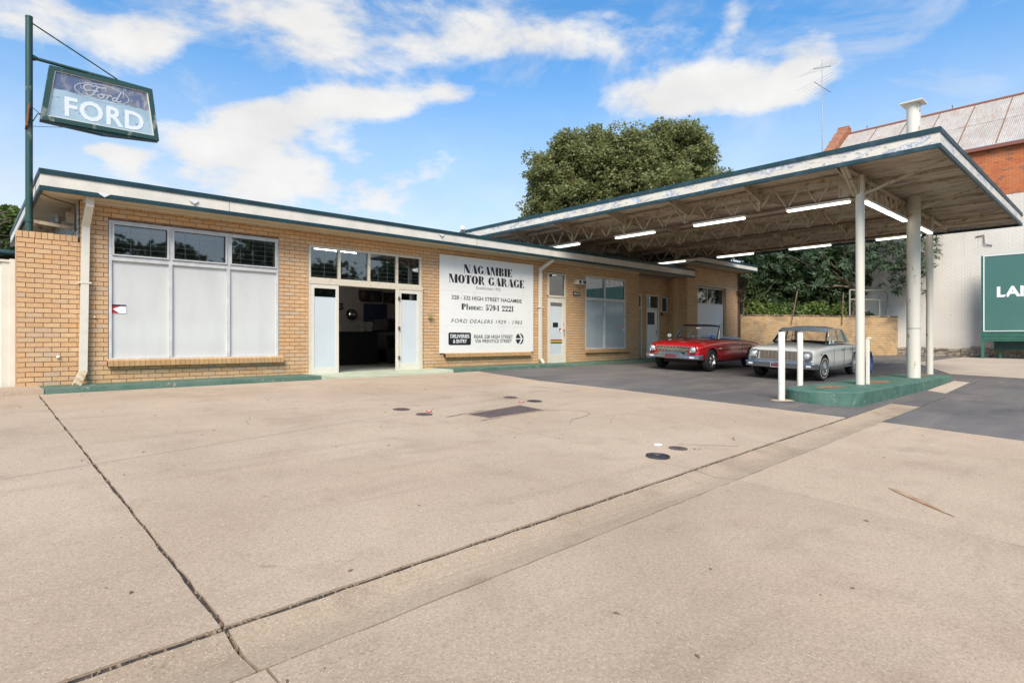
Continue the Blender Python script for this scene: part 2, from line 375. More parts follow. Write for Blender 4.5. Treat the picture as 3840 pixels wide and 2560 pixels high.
def concrete(name, A, B, C, agg=.75, stain=.5):
    m, nt, b = newmat(name); L = nt.links
    big = nz(nt, .33, 6, .6, .6); mid = nz(nt, 1.7, 7, .62, .3); fine = nz(nt, 55, 5, .7)
    oi = nd(nt, 'ShaderNodeObjectInfo')
    c = rgbmix(nt, maprange(nt, big, .32, .70), A, B)
    c = rgbmix(nt, maprange(nt, mid, .48, .80, 0, stain), c, C)
    c = rgbmix(nt, maprange(nt, nz(nt, .9, 3, .5, .2), .60, .80, 0, .45), c, tuple(x*.80 for x in C)); c = rgbmix(nt, maprange(nt, nz(nt, 6.5, 3, .5), .70, .76, 0, .35), c, tuple(x*.6 for x in C))
    c = rgbmix(nt, maprange(nt, nz(nt, .55, 5, .6, .3), .52, .75, 0, .5), c, (B[0]*1.03, B[1]*.93, B[2]*.90))
    streak = nz(nt, 2.2, 6, .6, .2, (.22, 1.6, 1), .35)
    c = rgbmix(nt, maprange(nt, streak, .52, .78, 0, .28), c, tuple(x*.72 for x in C))
    c = rgbmix(nt, maprange(nt, fine, .28, .72, 0, .55), tuple(x*.70 for x in A), c) if False else c
    fm = rgbmix(nt, maprange(nt, fine, .25, .75), (.79,.79,.79), (1.18,1.18,1.18)); c = rgbmix(nt, 1., c, fm, 'MULTIPLY')
    v = vor(nt, 88); sp = nd(nt, 'ShaderNodeSeparateColor'); L.new(v.outputs['Color'], sp.inputs[0])
    near = maprange(nt, v.outputs['Distance'], .42, .30)
    pick = maprange(nt, sp.outputs[0], .78, .90)
    mu = nd(nt, 'ShaderNodeMath', operation='MULTIPLY'); L.new(near, mu.inputs[0]); L.new(pick, mu.inputs[1])
    mu2 = nd(nt, 'ShaderNodeMath', operation='MULTIPLY'); L.new(mu.outputs[0], mu2.inputs[0]); mu2.inputs[1].default_value = agg
    c = rgbmix(nt, mu2.outputs[0], c, (.55,.455,.33))
    pickd = maprange(nt, sp.outputs[1], .90, .95); mu3 = nd(nt, 'ShaderNodeMath', operation='MULTIPLY'); L.new(near, mu3.inputs[0]); L.new(pickd, mu3.inputs[1])
    mu4 = nd(nt, 'ShaderNodeMath', operation='MULTIPLY'); L.new(mu3.outputs[0], mu4.inputs[0]); mu4.inputs[1].default_value = .7
    c = rgbmix(nt, mu4.outputs[0], c, (.12,.10,.085))
    tone = maprange(nt, oi.outputs['Random'], 0, 1, .94, 1.05, False)
    tn = nd(nt, 'ShaderNodeCombineXYZ'); [L.new(tone, tn.inputs[i]) for i in range(3)]
    c = rgbmix(nt, 1., c, tn.outputs[0], 'MULTIPLY')
    L.new(c, b.inputs['Base Color']); b.inputs['Roughness'].default_value = .88
    bp = nd(nt, 'ShaderNodeBump', Strength=.55, Distance=.006); L.new(fine, bp.inputs['Height']); L.new(bp.outputs[0], b.inputs['Normal'])
    return m
M_conc = concrete('exposed_aggregate_concrete', (.372,.277,.190), (.448,.345,.244), (.28,.202,.134), .75, .6)
M_conc_far = concrete('pale_concrete', (.40,.325,.25), (.47,.39,.30), (.31,.25,.19), .5, .4)
M_gutter = concrete('gutter_concrete', (.34,.255,.17), (.41,.315,.215), (.20,.135,.08), .75, .8)
def asphalt():
    m, nt, b = newmat('worn_asphalt'); L = nt.links
    big = nz(nt, .5, 6, .6, .5); st = nz(nt, 1.3, 7, .65, .4, (.35, 1.5, 1)); fine = nz(nt, 70, 4, .7)
    c = rgbmix(nt, maprange(nt, big, .35, .68), (.095,.088,.083), (.14,.128,.118))
    c = rgbmix(nt, maprange(nt, st, .46, .72, 0, .8), c, (.185,.162,.135))
    c = rgbmix(nt, maprange(nt, nz(nt, .8, 5, .6, .3, (.3, 1.2, 1)), .55, .75, 0, .7), c, (.05,.05,.056))
    fm = rgbmix(nt, maprange(nt, fine, .25, .75), (.78,.78,.78), (1.22,1.22,1.22)); c = rgbmix(nt, 1., c, fm, 'MULTIPLY')
    L.new(c, b.inputs['Base Color']); b.inputs['Roughness'].default_value = .8
    bp = nd(nt, 'ShaderNodeBump', Strength=.6, Distance=.006); L.new(fine, bp.inputs['Height']); L.new(bp.outputs[0], b.inputs['Normal'])
    return m
M_asph = asphalt()

def glass_mat(name, trans, refl, tint=(1,1,1), blend=.35):
    m = bpy.data.materials.new(name); m.use_nodes = True; nt = m.node_tree; nt.nodes.clear(); L = nt.links
    out = nt.nodes.new('ShaderNodeOutputMaterial'); t = nd(nt, 'ShaderNodeBsdfTransparent'); t.inputs[0].default_value = tuple(x*trans for x in tint) + (1,)
    g = nd(nt, 'ShaderNodeBsdfGlossy', Roughness=.02); g.inputs[0].default_value = (.95,.97,1,1)
    g2 = nd(nt, 'ShaderNodeNewGeometry'); dt = nd(nt, 'ShaderNodeVectorMath', operation='DOT_PRODUCT'); L.new(g2.outputs['Normal'], dt.inputs[0]); L.new(g2.outputs['Incoming'], dt.inputs[1])
    ab = nd(nt, 'ShaderNodeMath', operation='ABSOLUTE'); L.new(dt.outputs['Value'], ab.inputs[0]); om = nd(nt, 'ShaderNodeMath', operation='SUBTRACT'); om.inputs[0].default_value = 1; L.new(ab.outputs[0], om.inputs[1])
    pw_ = nd(nt, 'ShaderNodeMath', operation='POWER'); L.new(om.outputs[0], pw_.inputs[0]); pw_.inputs[1].default_value = 4.; mr = maprange(nt, pw_.outputs[0], 0, 1, refl, .9, False)
    mx = nd(nt, 'ShaderNodeMixShader'); L.new(mr, mx.inputs[0]); L.new(t.outputs[0], mx.inputs[1]); L.new(g.outputs[0], mx.inputs[2]); L.new(mx.outputs[0], out.inputs[0])
    return m
M_glass = glass_mat('window_glass', .42, .17, (.80,.92,1))
M_carglass = glass_mat('car_glass', .92, .03, (1,1,1), .12)
M_film = mk('frosted_white_pane', (.625,.63,.605), .06, col2=(.54,.545,.52), scale=1.1, lo=.45, hi=.85, stretch=(2.2,1,.6), detail=9, spec=.7)
M_filmb = mk('bluish_white_pane', (.55,.60,.61), .13, col2=(.58,.63,.645), scale=1.5, spec=.5)
M_filmg = mk('grey_white_pane', (.40,.44,.46), .08, var=.04, spec=.7)

def leaf_mat(name, A, B, C, tl=.38):
    m, nt, b = newmat(name); L = nt.links
    n = nz(nt, 1.1, 4); n2 = nz(nt, 17, 3)
    c = rgbmix(nt, maprange(nt, n, .38, .64), A, B); c = rgbmix(nt, maprange(nt, n2, .55, .70), c, C)
    L.new(c, b.inputs['Base Color']); b.inputs['Roughness'].default_value = .5
    tr = nd(nt, 'ShaderNodeBsdfTranslucent'); L.new(c, tr.inputs[0])
    mx = nd(nt, 'ShaderNodeMixShader'); mx.inputs[0].default_value = tl
    L.new(b.outputs[0], mx.inputs[1]); L.new(tr.outputs[0], mx.inputs[2]); L.new(mx.outputs[0], nt.nodes['Material Output'].inputs[0])
    return m
M_leaf = leaf_mat('olive_leaves', (.20,.225,.085), (.30,.315,.125), (.42,.40,.18), .5)
M_leafd = leaf_mat('dark_leaves', (.045,.075,.024), (.08,.12,.04), (.13,.18,.06))
M_leafb = leaf_mat('bright_leaves', (.10,.16,.035), (.16,.23,.05), (.24,.28,.08))
M_leafl = leaf_mat('loquat_leaves', (.05,.09,.045), (.09,.14,.07), (.20,.26,.15))
M_leafbr = leaf_mat('dry_brown_leaves', (.11,.08,.045), (.16,.12,.06), (.09,.10,.04))

# ------------------------------------------------------------------ ground
def drape(name, poly, mat, parent, dz=0., thick=.05, cell=1.5, sag=None, kind=None):
    bm = bmesh.new(); vs = [bm.verts.new((x, y, 0)) for x, y in poly]; bm.faces.new(vs)
    xs = [p[0] for p in poly]; ys = [p[1] for p in poly]
    k = math.floor(min(xs)/cell)+1
    while k*cell < max(xs):
        bmesh.ops.bisect_plane(bm, geom=bm.verts[:]+bm.edges[:]+bm.faces[:], plane_co=(k*cell, 0, 0), plane_no=(1, 0, 0)); k += 1
    ycell = cell if sag is None else .07
    k = math.floor(min(ys)/ycell)+1
    while k*ycell < max(ys):
        bmesh.ops.bisect_plane(bm, geom=bm.verts[:]+bm.edges[:]+bm.faces[:], plane_co=(0, k*ycell, 0), plane_no=(0, 1, 0)); k += 1
    for v in bm.verts: v.co.z = zg(v.co.x, v.co.y) + dz + (sag(v.co.x, v.co.y) if sag else 0)
    if thick:
        be = [e for e in bm.edges if e.is_boundary]
        r = bmesh.ops.extrude_edge_only(bm, edges=be)
        for v in [g for g in r['geom'] if isinstance(g, bmesh.types.BMVert)]: v.co.z -= thick
    bmesh.ops.recalc_face_normals(bm, faces=bm.faces)
    fl = [f for f in bm.faces if abs(f.normal.z) > .8]
    if fl and fl[0].normal.z < 0: bmesh.ops.reverse_faces(bm, faces=bm.faces)
    me = bpy.data.meshes.new(name); bm.to_mesh(me); bm.free(); me.materials.append(mat)
    o = bpy.data.objects.new(name, me); lk(o, parent)
    if kind: o['kind'] = kind
    return o
g = MB(); xs = [-400, -150, -60, -30] + [i*2.0 for i in range(-10, 26)] + [70, 150, 400]; n = len(xs)
ys = [-400, -150, -60, -30] + [i*2.0 for i in range(-8, 22)] + [60, 150, 400]; my = len(ys)
g.add([(x, y, zg(x, y) - .13) for y in ys for x in xs], [(j*n+i, j*n+i+1, (j+1)*n+i+1, (j+1)*n+i) for j in range(my-1) for i in range(n-1)])
ground = g.build('ground', M_soil, origin=(0, 0, 0)); ground['kind'] = 'structure'
def strip(name, pts, w, mat, parent, dz=.006):
    s = MB(); P = [Vector((p[0], p[1])) for p in pts]; V = []
    for i, p in enumerate(P):
        d = (P[min(i+1, len(P)-1)] - P[max(i-1, 0)]).normalized(); nn = Vector((-d.y, d.x))*(w/2 if not isinstance(w, (list, tuple)) else w[i]/2)
        for q in (p-nn, p+nn): V.append((q.x, q.y, zg(q.x, q.y) + dz))
    s.add(V, [(2*i, 2*i+1, 2*i+3, 2*i+2) for i in range(len(P)-1)]); return s.build(name, mat, parent)
def ragged(pts, amp=.006, step=.12):           # slightly broken slab edges
    out = []
    for i in range(len(pts)):
        a = Vector(pts[i]); b = Vector(pts[(i+1) % len(pts)]); L_ = (b-a).length; k = max(1, int(L_/step)); k = min(k, 90)
        d = (b-a).normalized(); nn = Vector((-d.y, d.x))
        for j in range(k):
            p = a + (b-a)*(j/k) + (nn*rnd.uniform(-amp, amp) if j else Vector((0, 0)))
            out.append((p.x, p.y))
    return out
def yB(X): return 2.905 + .0478*X
def yC(X): return 2.475 + .043*X if X < 12 else 2.475+.043*12+.035*(X-12)
gp = .021
drape('concrete_slab', ragged([(-14, yB(-14)+gp), (.9-.012, yB(.9)+gp), (.9-.012, 12.19), (-14, 12.19)]), M_conc, ground)
drape('concrete_slab', ragged([(.9+.012, yB(.9)+gp), (5.425-.005, yB(5.4)+gp), (5.425-.005, 12.19), (.9+.012, 12.19)]), M_conc, ground)
drape('concrete_slab', ragged([(5.425+.005, yB(5.4)+gp), (10.9, yB(10.9)+gp), (10.9, 12.19), (5.425+.005, 12.19)]), M_conc, ground)
drape('concrete_slab', ragged([(-14, -9), (.93-.008, -9), (.93-.008, yC(.9)-.008), (-14, yC(-14)-.008)]), M_conc, ground)
drape('concrete_slab', ragged([(.93+.008, -9), (5.42-.004, -9), (5.42-.004, yC(5.4)-.008), (.93+.008, yC(.9)-.008)]), M_conc, ground)
drape('concrete_slab', ragged([(5.42+.004, -9), (10.95, -9), (10.95, yC(10.9)-.008), (5.42+.004, yC(5.4)-.008)]), M_conc, ground)
drape('concrete_slab', [(22.35, -9), (33.6, -9), (33.6, 5.9), (27, 6.3), (22.35, 4.3)], M_conc_far, ground)
def sag(X, Y):
    t = (Y - yC(X)) / max(.05, (yB(X) - yC(X))); t = min(max(t, 0), 1); q_ = min(1, max(0, (13.4-X)/1.6)); return q_*-.022*math.sin(math.pi*t)**1.2 - q_*.008*(1-abs(2*t-1))
for a, b_ in ((-14, .9-.01), (.9+.01, 5.44-.01), (5.44+.01, 13.4)):
    drape('gutter_section', ragged([(a, yC(a)+.004), (b_, yC(b_)+.004), (b_, yB(b_)-gp), (a, yB(a)-gp)]), M_gutter, ground, sag=sag)
M_fill = mk('dark_joint_filler', (.022,.017,.013), .95, col2=(.07,.05,.035), scale=30)
def filler(pts, w): return strip('joint_filler', pts, w, M_fill, ground, dz=-.012)
filler([(x, yB(x)) for x in [-6+.5*i for i in range(38)]], .044)
filler([(.9, 3.03+.5*i) for i in range(19)], .026)
# weeds, litter and grit caught in the open joints
lt = MB()
for _ in range(900):
    c = rnd.random()
    if c < .62: X = rnd.uniform(-1, 12); Y = yB(X) + rnd.gauss(0, .02)
    elif c < .85: X = .9 + rnd.gauss(0, .014); Y = rnd.uniform(2.5, 12)
    else: X = rnd.uniform(-1, 12); Y = yC(X) + rnd.gauss(0, .02)
    s = rnd.uniform(.004, .014); z = zg(X, Y) - .006 + (sag(X, Y) if yC(X) < Y < yB(X) else 0); a = rnd.uniform(0, 6)
    dx, dy = math.cos(a)*s, math.sin(a)*s
    lt.hexa([(X-dx, Y-dy, z-.01), (X+dy*.5, Y-dx*.5, z-.01), (X+dx, Y+dy, z-.01), (X-dy*.5, Y+dx*.5, z-.01), (X-dx*.6, Y-dy*.6, z+s*.5), (X+dy*.3, Y-dx*.3, z+s*.6), (X+dx*.6, Y+dy*.6, z+s*.5), (X-dy*.3, Y+dx*.3, z+s*.4)])
lo = lt.build('joint_litter', mk('grit_and_litter', (.16,.11,.07), .9, col2=(.30,.24,.17), scale=40), kind='stuff'); tag(lo, 'brown grit and leaf litter caught in the concrete joints', 'litter')
lv = MB()
for _ in range(150):
    X = rnd.uniform(0.5, 14); Y = rnd.uniform(1.0, 12); s = rnd.uniform(.008, .025); a = rnd.uniform(0, 6.3); z = zg(X, Y) + .004
    if yC(X)-.05 < Y < yB(X)+.05: continue
    lv.add([(X+s*math.cos(a), Y+s*math.sin(a), z), (X+.35*s*math.cos(a+1.57), Y+.35*s*math.sin(a+1.57), z+s*.3), (X-s*math.cos(a), Y-s*math.sin(a), z), (X-.35*s*math.cos(a+1.57), Y-.35*s*math.sin(a+1.57), z+s*.2)], [(0,1,2,3)])
for _ in range(160):
    X = rnd.uniform(9.2, 19); Y = 12.12 + rnd.gauss(0, .05); s = rnd.uniform(.012, .03); a = rnd.uniform(0, 6.3); z = zg(X, Y) + .012
    lv.add([(X+s*math.cos(a), Y+s*math.sin(a), z), (X+.35*s*math.cos(a+1.57), Y+.35*s*math.sin(a+1.57), z+s*.3), (X-s*math.cos(a), Y-s*math.sin(a), z), (X-.35*s*math.cos(a+1.57), Y-.35*s*math.sin(a+1.57), z+s*.2)], [(0,1,2,3)])
lvo = lv.build('fallen_leaves', mk('dry_leaf', (.13,.09,.055), .8, col2=(.30,.17,.08), scale=20), kind='stuff'); tag(lvo, 'small dry leaves scattered over the forecourt', 'leaves')

asp = drape('asphalt', ragged([(10.05, 12.19), (9.92, 9.8), (10.28, 7.7), (10.46, 5.3), (10.63, yB(10.6)-gp), (13.4, yB(13.4)-gp), (13.4, yC(13.4)), (22.3, yC(22.3)), (22.3, 4.35), (27, 6.35), (33.55, 5.95), (33.55, 9), (26, 12.9), (26, 14), (18.9, 14), (18.9, 12.2)], .012, .25), M_asph, None, dz=.004, thick=.012, kind='structure')
asp2 = drape('asphalt', ragged([(10.66, -9), (22.3, -9), (22.3, yC(22)-.006), (10.66, yC(10.66)-.006)], .01, .25), M_asph, None, dz=.005, thick=.012, kind='structure')
pat = drape('concrete_patch', [(16.6, 3.26), (19.8, 3.36), (19.9, 3.72), (16.8, 3.66)], M_conc_far, asp, dz=.009, thick=.004)
def strip(name, pts, w, mat, parent, dz=.006):
    s = MB(); P = [Vector((p[0], p[1])) for p in pts]; V = []
    for i, p in enumerate(P):
        d = (P[min(i+1, len(P)-1)] - P[max(i-1, 0)]).normalized(); nn = Vector((-d.y, d.x))*(w/2 if not isinstance(w, (list, tuple)) else w[i]/2)
        for q in (p-nn, p+nn): V.append((q.x, q.y, zg(q.x, q.y) + dz))
    s.add(V, [(2*i, 2*i+1, 2*i+3, 2*i+2) for i in range(len(P)-1)]); return s.build(name, mat, parent)
M_chalk = mk('blue_chalk', (.33,.33,.36), .9, col2=(.40,.34,.28), scale=5, lo=.4, hi=.6)
M_crack = mk('crack_dirt', (.20,.145,.10), .95, col2=(.36,.28,.21), scale=9)
def wob(a, b_, n, amp):
    return [(a[0]+(b_[0]-a[0])*i/n + rnd.uniform(-amp, amp), a[1]+(b_[1]-a[1])*i/n + rnd.uniform(-amp, amp)) for i in range(n+1)]
strip('chalk_line', wob((.2, 6.55), (10.2, 8.75), 14, .004), .008, M_chalk, ground)
strip('crack', [(6.84, 6.66), (7.15, 6.5), (7.33, 6.25), (7.28, 6.05), (7.0, 5.9), (6.55, 5.8), (6.3, 5.6)], .012, M_crack, ground)
strip('crack', wob((6.35, 3.95), (6.9, 3.42), 7, .02), .010, M_crack, ground)
strip('crack', wob((2.7, 7.9), (2.9, 8.5), 6, .03), .006, M_crack, ground)
strip('rust_streak', wob((6.34, 1.67), (5.80, 1.08), 8, .004), [.03,.06,.065,.06,.055,.045,.035,.02,.008], mk('rust_stain', (.33,.17,.08), .9, col2=(.42,.30,.20), scale=6), ground)
strip('rust_streak', wob((7.35, 3.72), (7.2, 3.62), 3, .004), [.02,.03,.03,.01], MATS['rust_stain'], ground)

# kerb strip under the garage front
kb = MB()
def kerb_run(mb, x0, x1, h0=1., h1=1., ystep=0, n=10):
    for i in range(n):
        a = x0+(x1-x0)*i/n; b_ = x0+(x1-x0)*(i+1)/n
        P = []
        for (X, t) in ((a, i/n), (b_, (i+1)/n)):
            hh = h0+(h1-h0)*t; zt = zg(X, 12.2) + .004 + (kz(X)-zg(X, 12.2))*hh
            P.append((X, zt))
        (xa, za), (xb, zb) = P
        mb.hexa([(xa, 12.2, zg(xa, 12.2)-.06), (xb, 12.2, zg(xb, 12.2)-.06), (xb, 13.3, zb-.2), (xa, 13.3, za-.2), (xa, 12.225, za), (xb, 12.225, zb), (xb, 13.3, kz(xb)+.004), (xa, 13.3, kz(xa)+.004)])
k1 = MB(); kerb_run(k1, .98, 5.7); 
kerb = k1.build('kerb', M_kerb); kerb['kind'] = 'structure'
k0 = MB(); kerb_run(k0, -.9, .97, 1, 1); k0.build('kerb', M_conc)['kind'] = 'structure'
k2 = MB(); kerb_run(k2, 5.7, 6.1, 1, .25); kerb_run(k2, 6.1, 8.7, .25, .25); kerb_run(k2, 8.7, 9.25, .25, 1); o = k2.build('entrance_ramp', M_ramp); o['kind'] = 'structure'
k3 = MB(); kerb_run(k3, 9.25, 13.3); kerb_run(k3, 13.3, 13.9, 1, .2, n=3); kerb_run(k3, 13.9, 14.6, .2, .2, n=3); kerb_run(k3, 14.6, 15.3, .2, 1, n=3); kerb_run(k3, 15.3, 18.8); kerb_run(k3, 18.8, 21.3, 1, .5)
k3.build('kerb', M_kerb)['kind'] = 'structure'
f1 = MB(); f1.box(18.75, 13.28, -.95, 21.4, 13.62, -.70); f1.build('doorstep_paving', M_kerb)['kind'] = 'structure'

# ------------------------------------------------------------------ brickwork
CO, BL = .086, .24
BMESH = {}
def unit_brick(w, h, d, mat):
    key = (round(w, 2), round(h, 3), round(d, 2), mat.name)
    if key not in BMESH:
        me = bpy.data.meshes.new('brick'); x, z = key[0]/2, key[1]/2; e = .002
        x = w/2
        vs = [(-x, 0, -z), (x, 0, -z), (x, 0, z), (-x, 0, z), (-x+e, d, -z+e), (x-e, d, -z+e), (x-e, d, z-e), (-x+e, d, z-e)]
        vs = [(v[0], v[1], v[2]) for v in vs]
        fs = [(4,7,6,5), (0,4,5,1), (1,5,6,2), (2,6,7,3), (3,7,4,0)]
        me.from_pydata(vs, [], fs); me.materials.append(mat); BMESH[key] = me
    return BMESH[key]
def brick_field(O, U, N, length, z0, z1, openings, parent, mat, most=300, keep=None, depth=.1, u_start=0., phase=0, singles=True, jit=.0018):
    O = Vector(O); U = Vector(U); N = Vector(N); bricks = []
    k = 0
    while z0 + k*CO < z1 - .02:
        za = z0 + k*CO + .0038; zb = min(z0 + (k+1)*CO - .0038, z1); zm = (za+zb)/2
        cuts = [(a, b_) for (a, b_, c, d) in openings if c < zm < d]
        off = -((k + phase) % 2)*BL/2
        u = off
        while u < length:
            a, b_ = max(u + .0035, u_start), min(u + BL - .0035, length)
            segs = [(a, b_)]
            for (ca_, cb_) in cuts:
                new = []
                for (p, q) in segs:
                    if q <= ca_ or p >= cb_: new.append((p, q))
                    else:
                        if p < ca_: new.append((p, ca_))
                        if q > cb_: new.append((cb_, q))
                segs = new
            for (p, q) in segs:
                if q - p > .025: bricks.append((p, q, za, zb))
            u += BL
        k += 1
    bricks.sort(key=keep if keep else (lambda b_: b_[0]))
    rot = Matrix((U, N, Vector((0, 0, 1)))).transposed().to_4x4()
    off = root_loc(parent)
    nsing = most if singles else 0
    for (p, q, za, zb) in bricks[:nsing]:
        me = unit_brick(q-p, zb-za, depth, mat)
        o = bpy.data.objects.new('brick', me)
        c = O + U*((p+q)/2) + Vector((0, 0, (za+zb)/2)) - off - N*(depth - rnd.uniform(0, jit)*2)
        o.matrix_local = Matrix.Translation(c) @ rot; lk(o, parent)
    rest = bricks[nsing:]
    if rest:
        mb = MB()
        for (p, q, za, zb) in rest:
            j = rnd.uniform(0, jit)*2; t = rnd.random()*.98+.01; e = .002
            def W(u, z, w): v = O + U*u + N*w; return (v.x, v.y, v.z + z)
            mb.add([W(p, za, -depth), W(q, za, -depth), W(q, zb, -depth), W(p, zb, -depth), W(p+e, za+e, j), W(q-e, za+e, j), W(q-e, zb-e, j), W(p+e, zb-e, j)],
                   [(4,7,6,5)[::-1], (0,4,5,1)[::-1], (1,5,6,2)[::-1], (2,6,7,3)[::-1], (3,7,4,0)[::-1]], t)
        mb.build('brickwork', mat, parent, kind='stuff', fixn=False)
def wall_back(O, U, N, length, z0, z1, openings, parent, mat, name='wall', thick=.18, rec=.006, grow=.006):
    O = Vector(O); U = Vector(U); N = Vector(N)
    ops = [(a-grow, b_+grow, c-grow, d+grow) for (a, b_, c, d) in openings]
    us = sorted(set([0, length] + [v for o in ops for v in (o[0], o[1])])); us = [u for u in us if 0 <= u <= length]
    mb = MB()
    for i in range(len(us)-1):
        a, b_ = us[i], us[i+1]
        if b_-a < 1e-4: continue
        um = (a+b_)/2; zs = [z0]; col = sorted([(o[2], o[3]) for o in ops if o[0] < um < o[1]])
        segs = []; cur = z0
        for (c, d) in col:
            if c > cur: segs.append((cur, c))
            cur = max(cur, d)
        if cur < z1: segs.append((cur, z1))
        for (c, d) in segs:
            def W(u, z, w): v = O + U*u + N*w; return (v.x, v.y, v.z + z)
            mb.hexa([W(a, c, -rec), W(b_, c, -rec), W(b_, c, -thick), W(a, c, -thick), W(a, d, -rec), W(b_, d, -rec), W(b_, d, -thick), W(a, d, -thick)])
    return mb.build(name, mat, parent)
def soldier_sill(x0, x1, ytop, zf, zb, yf, yb, h, parent, mat=None):
    mat = mat or M_brick_sill; n = max(1, round((x1-x0)/CO)); w = (x1-x0)/n; mb = MB()
    mb.box(x0+.004, yf+.006, zf-h+.004, x1-.004, yb, zf-.006); mb.build('mortar', M_mortar, parent)
    off = root_loc(parent)
    me = bpy.data.meshes.new('sill_brick'); hw = w/2-.004
    vs = [(-hw, 0, -h), (hw, 0, -h), (hw, yb-yf, -h), (-hw, yb-yf, -h), (-hw, 0, 0), (hw, 0, 0), (hw, yb-yf, zb-zf), (-hw, yb-yf, zb-zf)]
    me.from_pydata(vs, [], [(0,3,2,1),(4,5,6,7),(0,1,5,4),(1,2,6,5),(3,0,4,7)]); me.materials.append(mat)
    for i in range(n):
        o = bpy.data.objects.new('sill_brick', me); o.location = Vector((x0+(i+.5)*w, yf + rnd.uniform(-.002, .002), zf)) - off; lk(o, parent)

Z0 = -.814
# ---- garage building
YF = 13.2
gar = thing('garage_building', 'long single storey cream brick motor garage with flat green trimmed roof', 'building', (1.56, 13.2, -.86))
ops = [(1.99, 5.16, -.384, 2.24), (5.83, 8.95, -1.2, 2.20), (13.74, 14.60, -1.2, 2.18), (15.61, 17.90, -.32, 2.21)]
u0 = 1.56
opsu = [(a-u0, b_-u0, c, d) for a, b_, c, d in ops]
wall_back((u0, YF, 0), (1,0,0), (0,-1,0), 18.73-u0, -.9, 2.54, opsu, gar, M_mortar, thick=.22)
brick_field((u0, YF, 0), (1,0,0), (0,-1,0), 18.73-u0, Z0, 2.52, opsu, gar, M_brick, most=300)
# end return of the front, recessed entry bay
brick_field((18.73, YF+.1, 0), (0,1,0), (1,0,0), .3, Z0, 2.52, [], gar, M_brick, singles=False)
wall_back((18.52, YF+.22, 0), (0,1,0), (1,0,0), .25, -.9, 2.54, [], gar, M_mortar, 'return_wall', thick=.1, rec=-.19)
YR = 13.6
rops = [(18.85, 19.43, -1.2, 1.78), (19.75, 20.62, -1.2, 1.80), (20.80, 21.26, 1.12, 1.76)]
ro = [(a-18.6, b_-18.6, c, d) for a, b_, c, d in rops]
wall_back((18.6, YR, 0), (1,0,0), (0,-1,0), 2.9, -.9, 2.54, ro, gar, M_mortar, 'recess_wall', thick=.2)
brick_field((18.6, YR, 0), (1,0,0), (0,-1,0), 2.85, Z0, 2.52, ro, gar, M_brick, singles=False)
# painted side wall (left end)
m = MB(); m.box(1.56, 13.23, -.9, 1.75, 20.8, 2.54); m.build('side_wall', M_mortar, gar)
m = MB()
for k in range(39):
    u = 13.32 - (k % 2)*.12
    while u < 20.8:
        m.box(1.545, max(u, 13.30)+.004, Z0+k*CO+.005, 1.57, u+BL-.004, Z0+(k+1)*CO-.005, rnd.random()); u += BL
m.build('painted_brickwork', M_pbrick, gar, kind='stuff')
# roof, soffit, fascia
M_flake = mk('loose_paint_flake', (.50,.50,.50), .5)
RX0, RX1, RY0, RY1, RZ0, RZ1 = .97, 21.8, 12.68, 21.0, 2.52, 2.88
m = MB(); m.box(RX0+.03, RY0+.03, RZ0+.05, RX1-.03, RY1, RZ1-.03); m.build('roof', mk('roof_deck', (.2,.2,.2), .9), gar)
m = MB(); m.box(RX0+.02, RY0+.02, RZ0+.02, RX1-.02, RY1-.02, RZ0+.045); m.build('soffit', M_soffit, gar)
m = MB(); m.box(1.6, 13.17, RZ0-.025, 18.73, 13.19, RZ0+.018); m.box(.99, 15.1, RZ0+.014, 1.55, 15.13, RZ0+.019); m.build('soffit_bead', M_cream, gar)
def fascia(parent, x0, x1, y0, y1, z0, z1, faces, mat, gmat, hb=.075, ht=.088, slope=0.):
    """faces: letters of the sides that carry boards; slope: fall of the eave per metre along X"""
    zz = lambda X: slope*(X-x0)
    bd = MB(); tp = MB(); bt = MB()
    def seg(mb, a, b_, c, d, zl, zh, t):   # a,b along; thickness t outwards
        mb.hexa([(a[0], a[1], zl+zz(a[0])), (b_[0], b_[1], zl+zz(b_[0])), (b_[0]+d[0]*t, b_[1]+d[1]*t, zl+zz(b_[0])), (a[0]+d[0]*t, a[1]+d[1]*t, zl+zz(a[0])),
                 (a[0], a[1], zh+zz(a[0])), (b_[0], b_[1], zh+zz(b_[0])), (b_[0]+d[0]*t, b_[1]+d[1]*t, zh+zz(b_[0])), (a[0]+d[0]*t, a[1]+d[1]*t, zh+zz(a[0]))])
    sides = {'F': ((x0, y0), (x1, y0), (0, -1)), 'L': ((x0, y0), (x0, y1), (-1, 0)), 'R': ((x1, y0), (x1, y1), (1, 0))}
    for s_ in faces:
        a, b_, d = sides[s_]; ext = .018
        ln = Vector((b_[0]-a[0], b_[1]-a[1])).normalized()
        for mb, zl, zh, t in ((bd, z0+hb, z1-ht, .012), (tp, z1-ht+.001, z1, .03), (bt, z0, z0+hb-.001, .024)):
            e = t if s_ == 'F' else -.031
            a2 = (a[0]-ln.x*e, a[1]-ln.y*e); b2 = (b_[0]+ln.x*(e if s_ == 'F' else 0), b_[1]+ln.y*(e if s_ == 'F' else 0))
            a3 = (a2[0]-d[0]*.03, a2[1]-d[1]*.03); b3 = (b2[0]-d[0]*.03, b2[1]-d[1]*.03)
            seg(mb, a3, b3, 0, d, zl, zh, t+.03)
    bd.build('fascia_board', mat, parent); tp.build('fascia_capping', gmat, parent); bt.build('fascia_strip', gmat, parent)
fascia(gar, RX0, RX1, RY0, RY1, RZ0, RZ1, 'FLR', M_fascia, M_green)
m = MB()
for X in (3.95, 10.4, 15.5): m.box(X, RY0-.0135, RZ0+.076, X+.006, RY0, RZ1-.089)
m.build('fascia_joint', M_dark, gar)
